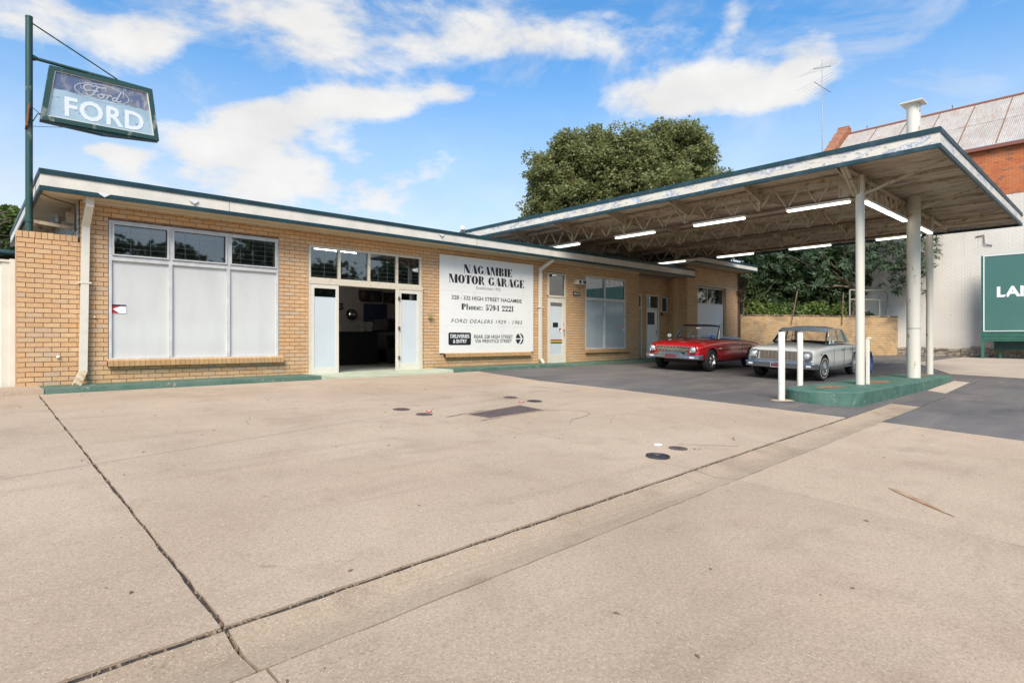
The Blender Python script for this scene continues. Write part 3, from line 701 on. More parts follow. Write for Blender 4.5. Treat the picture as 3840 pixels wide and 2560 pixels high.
for (X, zz_) in ((1.75, RZ0+.08), (3.2, RZ0+.19), (9.1, RZ0+.25)):
    m = MB(); m.add([(X, RY0-.014, zz_+.015), (X+.16, RY0-.016, zz_+.01), (X+.19, RY0-.03, zz_-.01), (X+.1, RY0-.055, zz_-.075), (X+.02, RY0-.035, zz_-.02)], [(0,1,2,3,4)])
    m.build('paint_flake', M_flake, gar)
m = MB(); m.cyl((10.15, 12.95, 2.86), (9.86, 12.62, 3.02), .055, n=16); o = m.build('vent_pipe', M_white, None, smooth=True); tag(o, 'short pale vent pipe poking up over the garage roof edge', 'pipe')

def window(parent, X0, X1, Z0_, Z1_, Y, cols, zt, fw, fmat, top_mat, low_mat, wires=True, name='window', dep=.05, lowp=True, midw=None):
    """cols: list of mullion centres between X0 and X1; zt transom height"""
    midw = midw or fw
    fr = MB(); fr.box(X0, Y-dep, Z0_, X0+fw, Y+.03, Z1_); fr.box(X1-fw, Y-dep, Z0_, X1, Y+.03, Z1_)
    fr.box(X0+fw, Y-dep+.001, Z1_-fw, X1-fw, Y+.03, Z1_); fr.box(X0+fw, Y-dep+.001, Z0_, X1-fw, Y+.03, Z0_+fw)
    w = fr.build(name, fmat, parent)
    edges = [X0+fw*.5] + cols + [X1-fw*.5]
    if zt is not None:
        t = MB(); t.box(X0+fw, Y-dep-.004, zt-midw*.7, X1-fw, Y+.02, zt+midw*.7); t.build('transom', fmat, w)
    for c in cols:
        t = MB(); t.box(c-midw/2, Y-dep-.006, Z0_+fw, c+midw/2, Y+.02, Z1_-fw); t.build('mullion', fmat, w)
    for i in range(len(edges)-1):
        a, b_ = edges[i]+.004, edges[i+1]-.004
        if zt is not None:
            p = MB(); p.box(a, Y-.012, Z0_+fw*.6, b_, Y-.004, zt-.002); p.build('pane', low_mat, w)
            zl = zt
        else: zl = Z0_
        p = MB(); p.box(a, Y-.012, zl+.002, b_, Y-.006, Z1_-fw*.4); p.build('pane', top_mat, w)
        if wires:
            q = MB(); e = .0014; nx = max(2, round((b_-a)/.29)); nzz = max(2, round((Z1_-zl)/.105))
            for j in range(1, nx): xx = a+(b_-a)*j/nx; q.box(xx-e, Y-.0165, zl+.01, xx+e, Y-.0125, Z1_-fw*.5)
            for j in range(1, nzz): zz_ = zl+(Z1_-zl)*j/nzz; q.box(a+.01, Y-.0163, zz_-e*.8, b_-.01, Y-.0128, zz_+e*.8)
            q.build('pane_wires', M_wire, w)
    return w
M_wire = mk('wired_glass_lines', (.20,.23,.26), .5)
w1 = window(gar, 2.0, 5.15, -.38, 2.235, 13.245, [3.02, 4.10], 1.53, .045, M_alu, M_glass, M_film, midw=.06)
m = MB()
for a, b_ in ((2.05, 2.99), (3.05, 4.07), (4.13, 5.10)):     # opening sashes of the top lights
    for q in ((a, 1.58, b_, 1.605), (a, 2.16, b_, 2.185)): m.box(q[0], 13.165, q[1], q[2], 13.20, q[3])
    for q in ((a, a+.03), (b_-.03, b_)): m.box(q[0], 13.166, 1.605, q[1], 13.199, 2.16)
m.build('sash_frame', M_alu, w1)
soldier_sill(1.97, 5.24, 0, -.385, -.345, 13.10, 13.24, .10, gar)
st = MB(); st.box(2.03, 13.225, .50, 2.28, 13.229, .67, mi=0)
st.prism([(2.035,.505),(2.17,.505),(2.06,.585),(2.25,.665),(2.035,.635)], lambda a, b_, d: (a, d, b_), 13.223, 13.2245, 1)
st.prism([(2.17,.505),(2.275,.505),(2.275,.64),(2.2,.62)], lambda a, b_, d: (a, d, b_), 13.223, 13.2245, 2)
st.box(2.032, 13.222, .64, 2.278, 13.2235, .668, mi=3)
st.build('security_sticker', [M_whitep, mk('sticker_red', (.5,.02,.03), .4), M_whitep, M_black], w1)
# showroom entrance: four light transom over a pair of doors
tr = window(gar, 5.84, 8.94, 1.40, 2.195, 13.245, [6.60, 7.39, 8.19], None, .055, M_timber, M_glass, M_glass, name='transom_window', midw=.06)
m = MB(); m.box(5.84, 13.14, 1.30, 8.94, 13.29, 1.399); m.build('door_head', M_timber, gar)
m = MB(); m.box(8.86, 13.15, -.88, 8.94, 13.28, 1.299); m.box(5.84, 13.152, -.80, 5.875, 13.28, 1.299); m.build('door_jamb', M_timber, gar)
def leaf(parent, X0, X1, Z0_, Z1_, Y, st_, glass_lo, dark_top, name='door', bot=.2, top=.09):
    d = MB(); d.box(X0, Y-.022, Z0_, X0+st_, Y+.022, Z1_); d.box(X1-st_, Y-.022, Z0_, X1, Y+.022, Z1_)
    d.box(X0+st_, Y-.021, Z1_-top, X1-st_, Y+.021, Z1_); d.box(X0+st_, Y-.021, Z0_, X1-st_, Y+.021, Z0_+bot)
    o = d.build(name, M_cream, parent)
    p = MB(); p.box(X0+st_-.003, Y-.010, Z0_+bot-.003, X1-st_+.003, Y-.004, Z1_-top-dark_top); p.build('pane', glass_lo, o)
    p = MB(); p.box(X0+st_-.003, Y-.010, Z1_-top-dark_top, X1-st_+.003, Y-.005, Z1_-top+.003); p.build('pane', M_glass, o)
    return o
leaf(gar, 5.88, 6.56, -.84, 1.295, 13.17, .075, M_filmb, .20)
leaf(gar, 8.20, 8.855, -.80, 1.295, 13.17, .085, M_filmb, .17)
m = MB(); m.box(8.12, 13.12, -.80, 8.195, 13.165, 1.295); m.build('folded_door_edge', M_cream, gar)
m = MB()
for z in (-.45, .30, 1.06): m.cyl((8.185, 13.115, z-.05), (8.185, 13.115, z+.05), .012, n=8); m.box(8.17, 13.118, z-.045, 8.24, 13.124, z+.045)
m.build('hinge', M_iron, gar)
# side door with transom light
m = MB(); m.box(13.75, 13.15, 1.40, 13.79, 13.29, 2.17); m.box(14.53, 13.15, -.78, 14.59, 13.29, 2.17); m.box(13.79, 13.151, 2.12, 14.53, 13.29, 2.17); m.box(13.75, 13.149, 1.38, 14.53, 13.29, 1.44)
fd = m.build('door_frame', M_timber, gar)
m = MB(); m.box(13.79, 13.2, 1.44, 14.53, 13.207, 2.12); m.build('pane', M_glass, fd)
d2 = leaf(gar, 13.76, 14.52, -.74, 1.375, 13.19, .10, M_filmb, .12, bot=.28, top=.16)
m = MB(); m.cyl((14.47, 13.16, .33), (14.47, 13.12, .33), .02, n=10); m.cyl((14.47, 13.125, .30), (14.47, 13.125, .12), .009, n=8); m.cyl((14.47, 13.165, .52), (14.47, 13.15, .52), .018, n=10); m.build('handle', M_dullchrome, d2)
m = MB()
for i, z in enumerate((-.02, .02, .06)): m.box(13.863, 13.172, z-.08, 14.417, 13.175, z-.04, mi=i)
m.build('door_stripes', [mk('stripe_green', (.03,.10,.03), .5), mk('stripe_yellow', (.62,.42,.05), .5), mk('stripe_red', (.30,.03,.03), .5)], d2)
m = MB(); m.box(13.98, 13.172, .42, 14.22, 13.175, .57, mi=0); m.box(14.26, 13.171, .26, 14.40, 13.174, .40, mi=1); m.prism([(14.27,.27),(14.39,.39),(14.27,.39)], lambda a, b_, d: (a, d, b_), 13.168, 13.17, 2)
m.build('door_notices', [M_black, M_whitep, MATS['sticker_red']], d2)
# office window
w2 = window(gar, 15.62, 17.89, -.315, 2.205, 13.245, [16.68], 1.42, .05, M_alu, M_glass, M_filmg, midw=.07)
soldier_sill(15.59, 18.06, 0, -.33, -.29, 13.11, 13.24, .105, gar)
m = MB(); m.box(17.70, 13.222, .35, 17.84, 13.229, .49, mi=1); m.prism([(17.71,.36),(17.83,.48),(17.71,.48)], lambda a, b_, d: (a, d, b_), 13.219, 13.221, 0); m.build('security_sticker', [MATS['sticker_red'], M_whitep], w2)
soldier_sill(9.66, 12.95, 0, -.37, -.34, 13.10, 13.2, .10, gar)
# recess doors and window
for (a, b_, zt_) in ((18.86, 19.42, 1.775), (19.76, 20.61, 1.795)):
    m = MB(); m.box(a, 13.56, -.72, a+.05, 13.66, zt_); m.box(b_-.05, 13.56, -.72, b_, 13.66, zt_); m.box(a+.05, 13.561, zt_-.05, b_-.05, 13.66, zt_); m.box(a+.05, 13.559, 1.22, b_-.05, 13.66, 1.28)
    f = m.build('door_frame', M_cream, gar); m = MB(); m.box(a+.05, 13.60, 1.28, b_-.05, 13.607, zt_-.05); m.build('pane', M_glass, f)
m = MB(); m.box(19.82, 13.60, -.70, 20.55, 13.64, 1.215); d3 = m.build('door', mk('pale_door', (.78,.78,.73), .5), gar)
m = MB(); m.box(19.86, 13.588, .62, 20.33, 13.599, 1.10); m.build('door_light', mk('dark_flywire', (.05,.055,.06), .7), d3)
m = MB(); m.cyl((20.47, 13.6, .33), (20.47, 13.55, .33), .018, n=8); m.cyl((20.47, 13.555, .33), (20.36, 13.555, .33), .008, n=8); m.box(20.455, 13.59, .18, 20.485, 13.599, .42); m.build('handle', M_dullchrome, d3)
m = MB(); m.box(18.91, 13.60, -.70, 19.37, 13.64, 1.215); m.build('door', mk('sage_door', (.34,.36,.29), .55), gar)
window(gar, 20.81, 21.25, 1.13, 1.755, 13.62, [], None, .04, M_cream, MATS['dark_flywire'], M_glass, wires=False)
soldier_sill(20.78, 21.30, 0, 1.10, 1.13, 13.49, 13.60, .10, gar)
# showroom interior (dim, seen through the open doorway and the top lights)
m = MB(); m.box(1.76, 13.30, -.90, 13.2, 21, -.785); m.build('showroom_floor', M_floorin, gar)
m = MB(); m.box(1.76, 19.6, -.785, 13.2, 19.75, 2.5); m.box(13.2, 13.43, -.785, 13.35, 19.75, 2.5); m.box(1.752, 13.43, -.785, 1.765, 19.6, 2.5); m.build('inner_wall', M_wallin, gar)
m = MB(); m.box(1.77, 13.43, 2.47, 21.3, 19.6, 2.50); m.build('ceiling', M_wallin, gar)
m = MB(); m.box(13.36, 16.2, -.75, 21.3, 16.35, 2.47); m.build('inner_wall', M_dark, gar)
m = MB(); m.box(10.74, 19.50, -.785, 11.66, 19.595, 1.34); m.build('inner_door', M_blue, gar)
def itube(X, Y, L_, lab):
    t = thing('ceiling_light', lab, 'light', (X, Y, 2.36)); m = MB(); m.box(X-L_/2, Y-.05, 2.42, X+L_/2, Y+.05, 2.468); m.build('housing', M_cream, t)
    m = MB(); m.cyl((X-L_/2, Y, 2.395), (X+L_/2, Y, 2.395), .02, n=8); m.build('tube', M_tubein if X < 13 else M_tube, t)
itube(3.75, 14.5, 1.3, 'lit tube light inside behind the middle top pane of the large window')
itube(7.35, 14.9, 1.2, 'lit tube light inside behind the middle panes over the double doors')
itube(14.6, 14.6, .9, 'lit tube light seen through the glass over the side door')
put_late = True
# pictures, wheel, counter, letters, parked car inside
pic = MB(); pic.box(10.55, 19.53, 1.40, 11.47, 19.59, 1.82); p_ = pic.build('framed_poster', mk('dark_poster', (.03,.03,.035), .4, col2=(.16,.10,.09), scale=4, lo=.5, hi=.6)); tag(p_, 'wide dark framed collage high on the showroom back wall, beside the door edge', 'poster')
pic = MB(); pic.box(11.55, 19.53, 1.38, 12.45, 19.59, 1.78); p_ = pic.build('framed_poster', MATS['dark_poster']); tag(p_, 'second dark framed collage, mostly hidden behind the right door leaf', 'poster')
cnt = thing('showroom_counter', 'black counter standing in the dim showroom behind the open doors', 'counter', (9.2, 17.6, -.785))
m = MB(); m.box(8.3, 17.2, -.785, 9.95, 17.9, .22); m.build('cabinet', mk('black_laminate', (.012,.012,.016), .35), cnt); m = MB(); m.box(8.25, 17.15, .22, 10.0, 17.95, .27); m.build('counter_top', MATS['black_laminate'], cnt)
wh = thing('display_wheel', 'chrome rimmed display wheel hanging on the showroom wall', 'wheel', (10.2, 19.5, .7))
m = MB(); m.lathe((10.2, 19.5, .92), (0,-1,0), [(0,.19),(.08,.19),(.08,.14),(.02,.13)], 24); m.build('tyre', M_rubber, wh, smooth=True)
m = MB(); m.lathe((10.2, 19.48, .92), (0,-1,0), [(0,.135),(.07,.13),(.09,.09),(.06,.05),(.09,0)], 24); m.build('hubcap', M_chrome, wh, smooth=True)
pc = thing('framed_card', 'pale framed card propped on the black counter', 'picture', (9.6, 17.45, .27)); m = MB(); m.bar((9.42, 17.45, .44), (9.88, 17.45, .44), .03, .30); m.build('card', mk('aged_card', (.30,.29,.27), .6, col2=(.16,.14,.13), scale=8), pc)
ic = thing('showroom_car', 'dark old car parked nose out in the unlit showroom', 'car', (11.2, 17.4, -.785))
m = MB(); m.box(10.4, 16.7, -.35, 12.1, 19.2, .30); m.box(10.55, 17.6, .30, 11.95, 19.0, .75); m.build('body', mk('black_car_paint', (.01,.01,.014), .2, coat=1), ic, bevel=.12, smooth=True)
m = MB()
for i in range(9): m.box(10.85+i*.09, 16.66, -.18, 10.88+i*.09, 16.69, .08)
m.box(10.3, 16.58, -.36, 12.2, 16.66, -.27); m.build('grille', M_chrome, ic)
for X in (10.62, 11.88):
    m = MB(); m.lathe((X, 16.66, -.02), (0,-1,0), [(0,.13),(.05,.13),(.06,.10),(.08,0)], 20); m.build('headlight', M_chrome, ic, smooth=True)
for X in (10.5, 11.98):
    for Y in (17.2, 18.7):
        m = MB(); m.cyl((X-.09, Y, -.47), (X+.09, Y, -.47), .31, n=20); m.build('wheel', M_rubber, ic)
# downpipes
def pipe(pts, w, d, name='downpipe', parent=gar):
    m = MB()
    for i in range(len(pts)-1): m.bar(pts[i], pts[i+1], w, d, up=(0, 1, 0) if abs(pts[i][2]-pts[i+1][2]) > .02 else (0,0,1))
    return m.build(name, M_cream, parent)
pipe([(1.66, 12.83, 2.53), (1.66, 12.83, 2.36)], .12, .085); pipe([(1.66, 12.83, 2.40), (1.64, 13.12, 2.07)], .12, .085)
dp = pipe([(1.64, 13.13, 2.11), (1.60, 13.13, -.58)], .12, .085)
m = MB(); m.bar((1.60, 13.13, -.56), (1.46, 12.78, -.80), .115, .08, up=(0,1,0)); m.build('pipe_shoe', mk('rusted_pipe_shoe', (.62,.56,.42), .6, col2=(.45,.25,.09), scale=9, lo=.45, hi=.6), dp)
m = MB(); m.box(1.53, 13.08, 1.02, 1.72, 13.19, 1.05); m.build('pipe_bracket', M_cream, dp)
pipe([(13.60, 12.80, 2.52), (13.38, 13.12, 2.25)], .10, .075); dp2 = pipe([(13.36, 13.13, 2.29), (13.36, 13.13, -.60)], .10, .075); pipe([(13.36, 13.13, -.58), (13.44, 13.08, -.73)], .10, .075)
m = MB(); m.box(13.28, 13.08, 1.02, 13.45, 13.19, 1.05); m.build('pipe_bracket', M_cream, dp2)

# ---- wing wall at the left end
pier = thing('brick_wing_wall', 'stub of cream brick wall with an upright brick cap left of the downpipe', 'wall', (.68, 13.2, -.86))
wall_back((.68, YF, 0), (1,0,0), (0,-1,0), .88, -.9, 1.76, [], pier, M_mortar, thick=.22)
brick_field((.68, YF, 0), (1,0,0), (0,-1,0), .88, Z0, 1.766, [], pier, M_brick, most=290, phase=1)
m = MB(); m.box(.674, YF+.01, -.86, .69, YF+.22, 1.76); m.build('wall_end', M_brick, pier)
for i in range(10):
    a = .675+i*.0865; m = MB(); m.box(a, 13.19, 1.768, a+.078, 13.42, 1.876 + rnd.uniform(-.003, .003)); m.build('cap_brick', M_brick, pier, bevel=.004)
m = MB(); m.box(.68, 13.20, 1.76, 1.53, 13.41, 1.87); m.build('mortar', M_mortar, pier)
m = MB(); m.lathe((1.25, 13.2, -.30), (0,-1,0), [(0,.03),(.03,.028),(.045,.015),(.05,0)], 12); o = m.build('wall_tap_cap', M_white, None, smooth=True); tag(o, 'small round white plug fixed to the brick stub wall', 'plug')
m = MB(); m.lathe((1.78, 13.2, .42), (0,-1,0), [(0,.018),(.05,.016),(.06,0)], 10); o = m.build('wall_stud', M_white, None, smooth=True); tag(o, 'tiny white stud on the bricks right of the left downpipe', 'stud')
m = MB(); m.box(9.14, 13.12, .58, 9.22, 13.2, .70); m.cyl((9.2, 13.12, .66), (9.28, 13.10, .66), .022, n=10); o = m.build('gas_tap', mk('brass_tap', (.45,.36,.18), .5, metal=.4), None); tag(o, 'small brass wall tap between the double doors and the big sign', 'tap')
v = thing('wall_vent_box', 'small white vent box high on the bricks beside the side door', 'vent', (15.25, 13.2, 1.88))
m = MB(); m.box(15.05, 13.02, 1.86, 15.45, 13.2, 2.02); m.build('casing', M_cream, v, bevel=.01)
m = MB(); m.box(15.10, 13.012, 1.89, 15.19, 13.019, 1.99); m.box(15.31, 13.012, 1.89, 15.36, 13.019, 1.99); m.box(15.38, 13.012, 1.89, 15.43, 13.019, 1.99); m.build('grille', M_dark, v)
cp = MB(); cp.tube([(.99, 12.9, 2.50), (1.15, 13.15, 2.49), (1.50, 13.35, 2.46), (1.53, 13.5, 2.3), (1.53, 13.55, 2.1), (1.52, 13.45, 2.0)], .014, 8); o = cp.build('power_conduit', mk('brown_conduit', (.13,.10,.07), .7), None, smooth=True); tag(o, 'brown conduit looping under the left eave', 'conduit')
for i, (Y, Z, lab) in enumerate(((13.75, 2.28, 'weathered light fitting under the eave nearest the downpipe'), (14.5, 2.34, 'dirty flood light under the eave further back on the painted side wall'))):
    t = thing('eave_lamp', lab, 'lamp', (1.5, Y, Z-.1)); m = MB(); m.box(1.42, Y-.07, Z-.12, 1.54, Y+.07, Z+.10); m.build('mounting_box', M_steel_cream, t, bevel=.01)
    m = MB(); m.lathe((1.40, Y, Z-.02), (-1,-.3,-.2), [(0,.03),(.08,.04),(.14,.085),(.15,.07),(.13,0)], 14); m.build('lamp_head', mk('grimy_grey', (.26,.24,.20), .6), t, smooth=True)
# lean-to behind the fence
t = thing('rear_lean_to', 'dark lean-to roof with green gutter behind the fence', 'lean-to', (-1.5, 19.5, -.9))
m = MB(); m.box(-9, 20.4, -.9, 1.5, 22.5, 2.2); m.build('wall', mk('dark_brown_board', (.05,.035,.03), .9), t)
m = MB(); m.hexa([(-9, 19.8, 2.22), (1.2, 19.8, 2.22), (1.2, 22.8, 2.5), (-9, 22.8, 2.5), (-9, 19.8, 2.27), (1.2, 19.8, 2.27), (1.2, 22.8, 2.55), (-9, 22.8, 2.55)]); m.build('roof', M_roofsheet, t)
m = MB(); m.cyl((-9, 19.75, 2.22), (1.2, 19.75, 2.22), .07, n=10); m.build('gutter', M_greenpeel, t)
# sheet fence
fn = thing('sheet_fence', 'pale cream ribbed sheet metal fence left of the brick stub wall', 'fence', (-2, 13.5, -.9))
X = -5.4
while X < .6:
    m = MB(); xs_ = [X, X+.03, X+.05, X+.2, X+.22, X+.25]; P = []
    yy = [13.40, 13.40, 13.43, 13.43, 13.40, 13.40]
    w_ = .76; prof = []
    for q in range(4):
        b0 = X + q*.19; prof += [(b0, 13.42), (b0+.12, 13.42), (b0+.135, 13.445), (b0+.175, 13.445)]
    prof.append((X+.755, 13.42)); prof = [(min(a, .672), b_) for a, b_ in prof]
    V = [(a, b_, -.86) for a, b_ in prof] + [(a, b_, 1.36) for a, b_ in prof]; n_ = len(prof)
    m.add(V, [(i, i+1, n_+i+1, n_+i) for i in range(n_-1)]); m.build('fence_sheet', M_sheetfence, fn); X += .76
m = MB(); m.box(-5.4, 13.40, 1.345, .67, 13.46, 1.385); m.build('top_rail', M_sheetfence, fn)
m = MB(); m.box(.60, 13.39, -.86, .67, 13.46, 1.40); m.build('post', M_sheetfence, fn)

# ---- painted sign board
def text_mesh(txt, size, font_off=0., shear=0., sx=1., extr=.002, align='LEFT', spacing=1.):
    cu = bpy.data.curves.new('t', 'FONT'); cu.body = txt; cu.size = size; cu.offset = font_off; cu.shear = shear; cu.extrude = extr; cu.align_x = align; cu.space_character = spacing; cu.resolution_u = 3
    ob = bpy.data.objects.new('t', cu); COL.objects.link(ob); dg = bpy.context.evaluated_depsgraph_get(); dg.update()
    me = bpy.data.meshes.new_from_object(ob.evaluated_get(dg)); bpy.data.objects.remove(ob); bpy.data.curves.remove(cu); return me
def put_text(name, txt, X0, X1, Zb, Zt, Y, mat, parent, off=0., shear=0., face='Y', spacing=1., cap='H', extr=.002):
    """fit txt between X0..X1 and baseline Zb..cap Zt on a wall facing -Y (face Y) or -X (face X)"""
    me = text_mesh(txt, 1., off, shear, 1., .002, spacing=spacing); ref = text_mesh(cap, 1., off, 0)
    A = np.array([v.co[:] for v in me.vertices]); B = np.array([v.co[:] for v in ref.vertices]); bpy.data.meshes.remove(ref)
    s_x = abs(X1-X0)/(A[:,0].max()-A[:,0].min()); s_z = (Zt-Zb)/(B[:,1].max()-min(0, B[:,1].min()) if cap != 'H' else B[:,1].max())
    me.materials.clear(); off_ = root_loc(parent) if parent else Vector((0, 0, 0))
    for v in me.vertices:
        a = (v.co.x-A[:,0].min())*s_x; b_ = v.co.y*s_z; c = v.co.z/.002*extr
        if face == 'Y': p = Vector((X0+a, Y-c, Zb+b_))
        else: p = Vector((Y-c, X0-a, Zb+b_))
        v.co = p - off_
    me.materials.append(mat); o = bpy.data.objects.new(name, me); lk(o, parent); return o
def ring(cx, cy, rx, ry, ix, iy, a0=0, a1=360, n=26):
    out = []; 
    for i in range(n):
        t0 = R(a0+(a1-a0)*i/n); t1 = R(a0+(a1-a0)*(i+1)/n)
        out.append([(cx+rx*math.cos(t0), cy+ry*math.sin(t0)), (cx+rx*math.cos(t1), cy+ry*math.sin(t1)), (cx+ix*math.cos(t1), cy+iy*math.sin(t1)), (cx+ix*math.cos(t0), cy+iy*math.sin(t0))])
    return out
def rc(a, b_, c, d): return [(a, b_), (c, b_), (c, d), (a, d)]
H_ = .06
FAT = {   # fat face letters: heavy stems, hairline serifs; unit cap height, (width, polygons)
 'N': (.86, [rc(.06,0,.06+H_,1), [(.0,1),(.36,1),(.80,.0),(.48,.0)], rc(.74,.02,.74+H_,1), rc(0,0,.2,.035), rc(.64,.965,.88,1)]),
 'A': (.86, [[(.36,1),(.58,1),(.88,0),(.48,0)], [(.40,1),(.44,1),(.12,0),(.08,0)], rc(.22,.26,.60,.30), rc(0,0,.24,.035), rc(.44,0,.90,.035)]),
 'G': (.82, ring(.40,.5,.40,.5,.10,.46,35,325) + [rc(.54,.08,.78,.44), rc(.46,.42,.86,.455), rc(.66,.66,.70,.98)]),
 'M': (1.08, [rc(.07,0,.07+H_,1), [(.0,1),(.34,1),(.62,.0),(.46,.0)], [(.82,1),(.79,1),(.50,.0),(.55,.0)], rc(.72,0,1.04,1), rc(0,0,.2,.035), rc(.68,0,1.08,.035), rc(.76,.965,1.08,1)]),
 'B': (.76, [rc(.05,0,.36,1), rc(0,0,.4,.035), rc(0,.965,.4,1)] + ring(.38,.75,.30,.25,.06,.21,-90,90,14) + ring(.38,.26,.36,.26,.08,.22,-90,90,14) + [rc(.3,.49,.4,.525)]),
 'I': (.42, [rc(.05,0,.38,1), rc(0,0,.41,.035), rc(0,.965,.41,1)]),
 'E': (.72, [rc(.05,0,.36,1), rc(0,0,.66,.035), rc(0,.965,.66,1), [(.66,0),(.66,.30),(.62,.28),(.5,.035)], [(.66,1),(.66,.72),(.62,.74),(.5,.965)], rc(.3,.48,.48,.515), [(.48,.66),(.48,.34),(.45,.36),(.38,.5),(.45,.64)]]),
 'O': (.84, ring(.42,.5,.42,.5,.10,.455)),
 'T': (.78, [rc(.23,0,.56,1), rc(.18,0,.6,.035), rc(0,.965,.78,1), [(0,1),(0,.68),(.04,.70),(.16,.965)], [(.78,1),(.78,.68),(.74,.70),(.62,.965)]]),
 'R': (.84, [rc(.05,0,.36,1), rc(0,0,.4,.035), rc(0,.965,.4,1)] + ring(.38,.75,.32,.25,.07,.21,-90,90,14) + [rc(.3,.49,.4,.525), [(.38,.52),(.60,.50),(.80,.04),(.86,.0),(.58,.0),(.5,.3)]]),
 'P': (.74, [rc(.05,0,.36,1), rc(0,0,.4,.035), rc(0,.965,.4,1)] + ring(.38,.72,.34,.28,.08,.24,-90,90,14) + [rc(.3,.44,.4,.475)]),
 'h': (.66, [rc(.04,0,.24,1), rc(0,0,.28,.03), rc(0,.97,.2,1), rc(.42,0,.62,.5), rc(.38,0,.66,.03)] + ring(.42,.48,.20,.19,.12,.15,0,160,10)),
 'n': (.66, [rc(.04,0,.24,.66), rc(0,0,.28,.03), rc(0,.63,.2,.66), rc(.42,0,.62,.5), rc(.38,0,.66,.03)] + ring(.42,.48,.20,.19,.12,.15,0,160,10)),
 'o': (.54, ring(.27,.33,.27,.34,.06,.30)), 'e': (.52, ring(.27,.33,.27,.34,.07,.30,20,330) + [rc(.18,.32,.5,.36)]),
 ':': (.24, [rc(.04,.04,.2,.22), rc(.04,.42,.2,.60)]),
 '5': (.56, ring(.24,.32,.30,.33,.04,.28,-140,110,16) + [rc(.05,.5,.13,1), [(.06,1),(.48,1),(.48,.80),(.06,.86)], rc(0,.1,.14,.28)]),
 '7': (.54, [[(0,1),(.52,1),(.52,.95),(0,.80)], [(.52,.96),(.46,.90),(.12,0),(.38,0),(.44,.5)], rc(0,.68,.04,1)]),
 '9': (.58, ring(.28,.66,.28,.34,.06,.30) + ring(.22,.5,.34,.5,.12,.46,-100,20,12) + [rc(.02,.08,.16,.24)]),
 '4': (.60, [rc(.32,0,.52,1), rc(.22,0,.6,.035), [(.36,1),(.40,1),(.06,.28),(.0,.28)], rc(0,.25,.6,.30)]),
 '2': (.56, ring(.26,.72,.27,.28,.05,.24,-20,180,14) + [[(.53,.68),(.33,.60),(.02,.08),(.0,.0),(.12,.12)], [(.0,.0),(.30,.0),(.54,.04),(.54,.26),(.50,.22),(.2,.24),(.06,.14)], rc(.0,.62,.14,.78)]),
 '1': (.34, [rc(.08,0,.28,1), rc(0,0,.36,.035), [(.08,1),(.0,.92),(.0,.88),(.10,.9)]]),
 ' ': (.42, [])}
def fat_text(name, txt, X0, X1, Zb, Zt, Y, mat, parent, gap=.03):
    tw = sum(FAT[c][0] + gap for c in txt) - gap; s_x = (X1-X0)/tw; s_z = Zt-Zb; m = MB(); u = 0
    k = 0
    for c in txt:
        w_, polys = FAT[c]
        for p in polys:
            dd = Y - .0012 - .00003*(k % 9); k += 1
            V = [(X0+(u+a)*s_x, dd, Zb+b_*s_z) for a, b_ in p]; m.add(V, [tuple(range(len(V)))])
        u += w_ + gap
    return m.build(name, mat, parent)
SB = thing('painted_garage_sign', 'big white painted garage sign fixed over a bricked sill', 'sign', (9.5, 13.17, -.36))
m = MB(); m.box(9.5, 13.155, -.355, 13.07, 13.175, .40); m.box(9.5, 13.155, .402, 13.07, 13.175, 1.36); m.box(9.5, 13.155, 1.362, 13.07, 13.175, 2.335); m.build('sign_board', M_sign, SB)
def zpx(x, y): return on_y(1000 + x/2.0909, 850 + y/2.0909, 13.155)
def tx(f, txt, L_, R_, Tp, **k):
    a = zpx(*L_); b_ = zpx(*R_); c = zpx(*Tp); return f(k.pop('name', 'lettering'), txt, a[0], b_[0], (a[2]+b_[2])/2, (a[2]+b_[2])/2 + (c[2]-a[2]), 13.155, M_black, SB, **k)
tx(fat_text, 'NAGAMBIE', (1546, 360), (1926, 398), (1546, 294))
tx(fat_text, 'MOTOR GARAGE', (1428, 437), (2020, 482), (1428, 368))
tx(put_text, 'Established 1922', (1645, 496), (1833, 498), (1645, 473), spacing=1.25)
tx(put_text, '328 - 332 HIGH STREET NAGAMBIE', (1450, 569), (2000, 596), (1450, 538), off=.012)
tx(fat_text, 'Phone: 5794 2221', (1527, 651), (1935, 664), (1527, 604))
tx(put_text, 'FORD DEALERS 1929 - 1983', (1447, 752), (2002, 764), (1447, 722), shear=.22, spacing=1.12)
tx(put_text, 'REAR 328 HIGH STREET', (1625, 875), (1930, 874), (1625, 848), off=.012)
tx(put_text, 'VIA PRENTICE STREET', (1635, 909), (1922, 908), (1635, 882), off=.012)
a = zpx(1425, 928); b_ = zpx(1602, 830)
m = MB(); r_ = .05; X0, X1, Za, Zb = a[0], b_[0], a[2]+.0, b_[2]+.0
pl = []
for (cx_, cz_, s_) in ((X1-r_, Zb-r_, 0), (X0+r_, Zb-r_, 90), (X0+r_, Za+r_, 180), (X1-r_, Za+r_, 270)):
    for q in range(5): t = R(s_+q*22.5); pl.append((cx_+r_*math.cos(t), cz_+r_*math.sin(t)))
m.prism(pl, lambda a_, b2, d: (a_, d, b2), 13.1545, 13.1530); lb = m.build('notice_panel', M_black, SB)
hh = (Zb-Za); put_text('lettering', 'DELIVERIES', X0+.07, X1-.06, Za+hh*.57, Za+hh*.85, 13.1525, M_whitep, SB, off=.02)
put_text('lettering', '& ENTRY', X0+.16, X1-.15, Za+hh*.17, Za+hh*.45, 13.1525, M_whitep, SB, off=.02)
c = zpx(1984, 878); c1 = zpx(1951, 878); rr = (zpx(1984, 834)[2]-c[2]); m = MB()
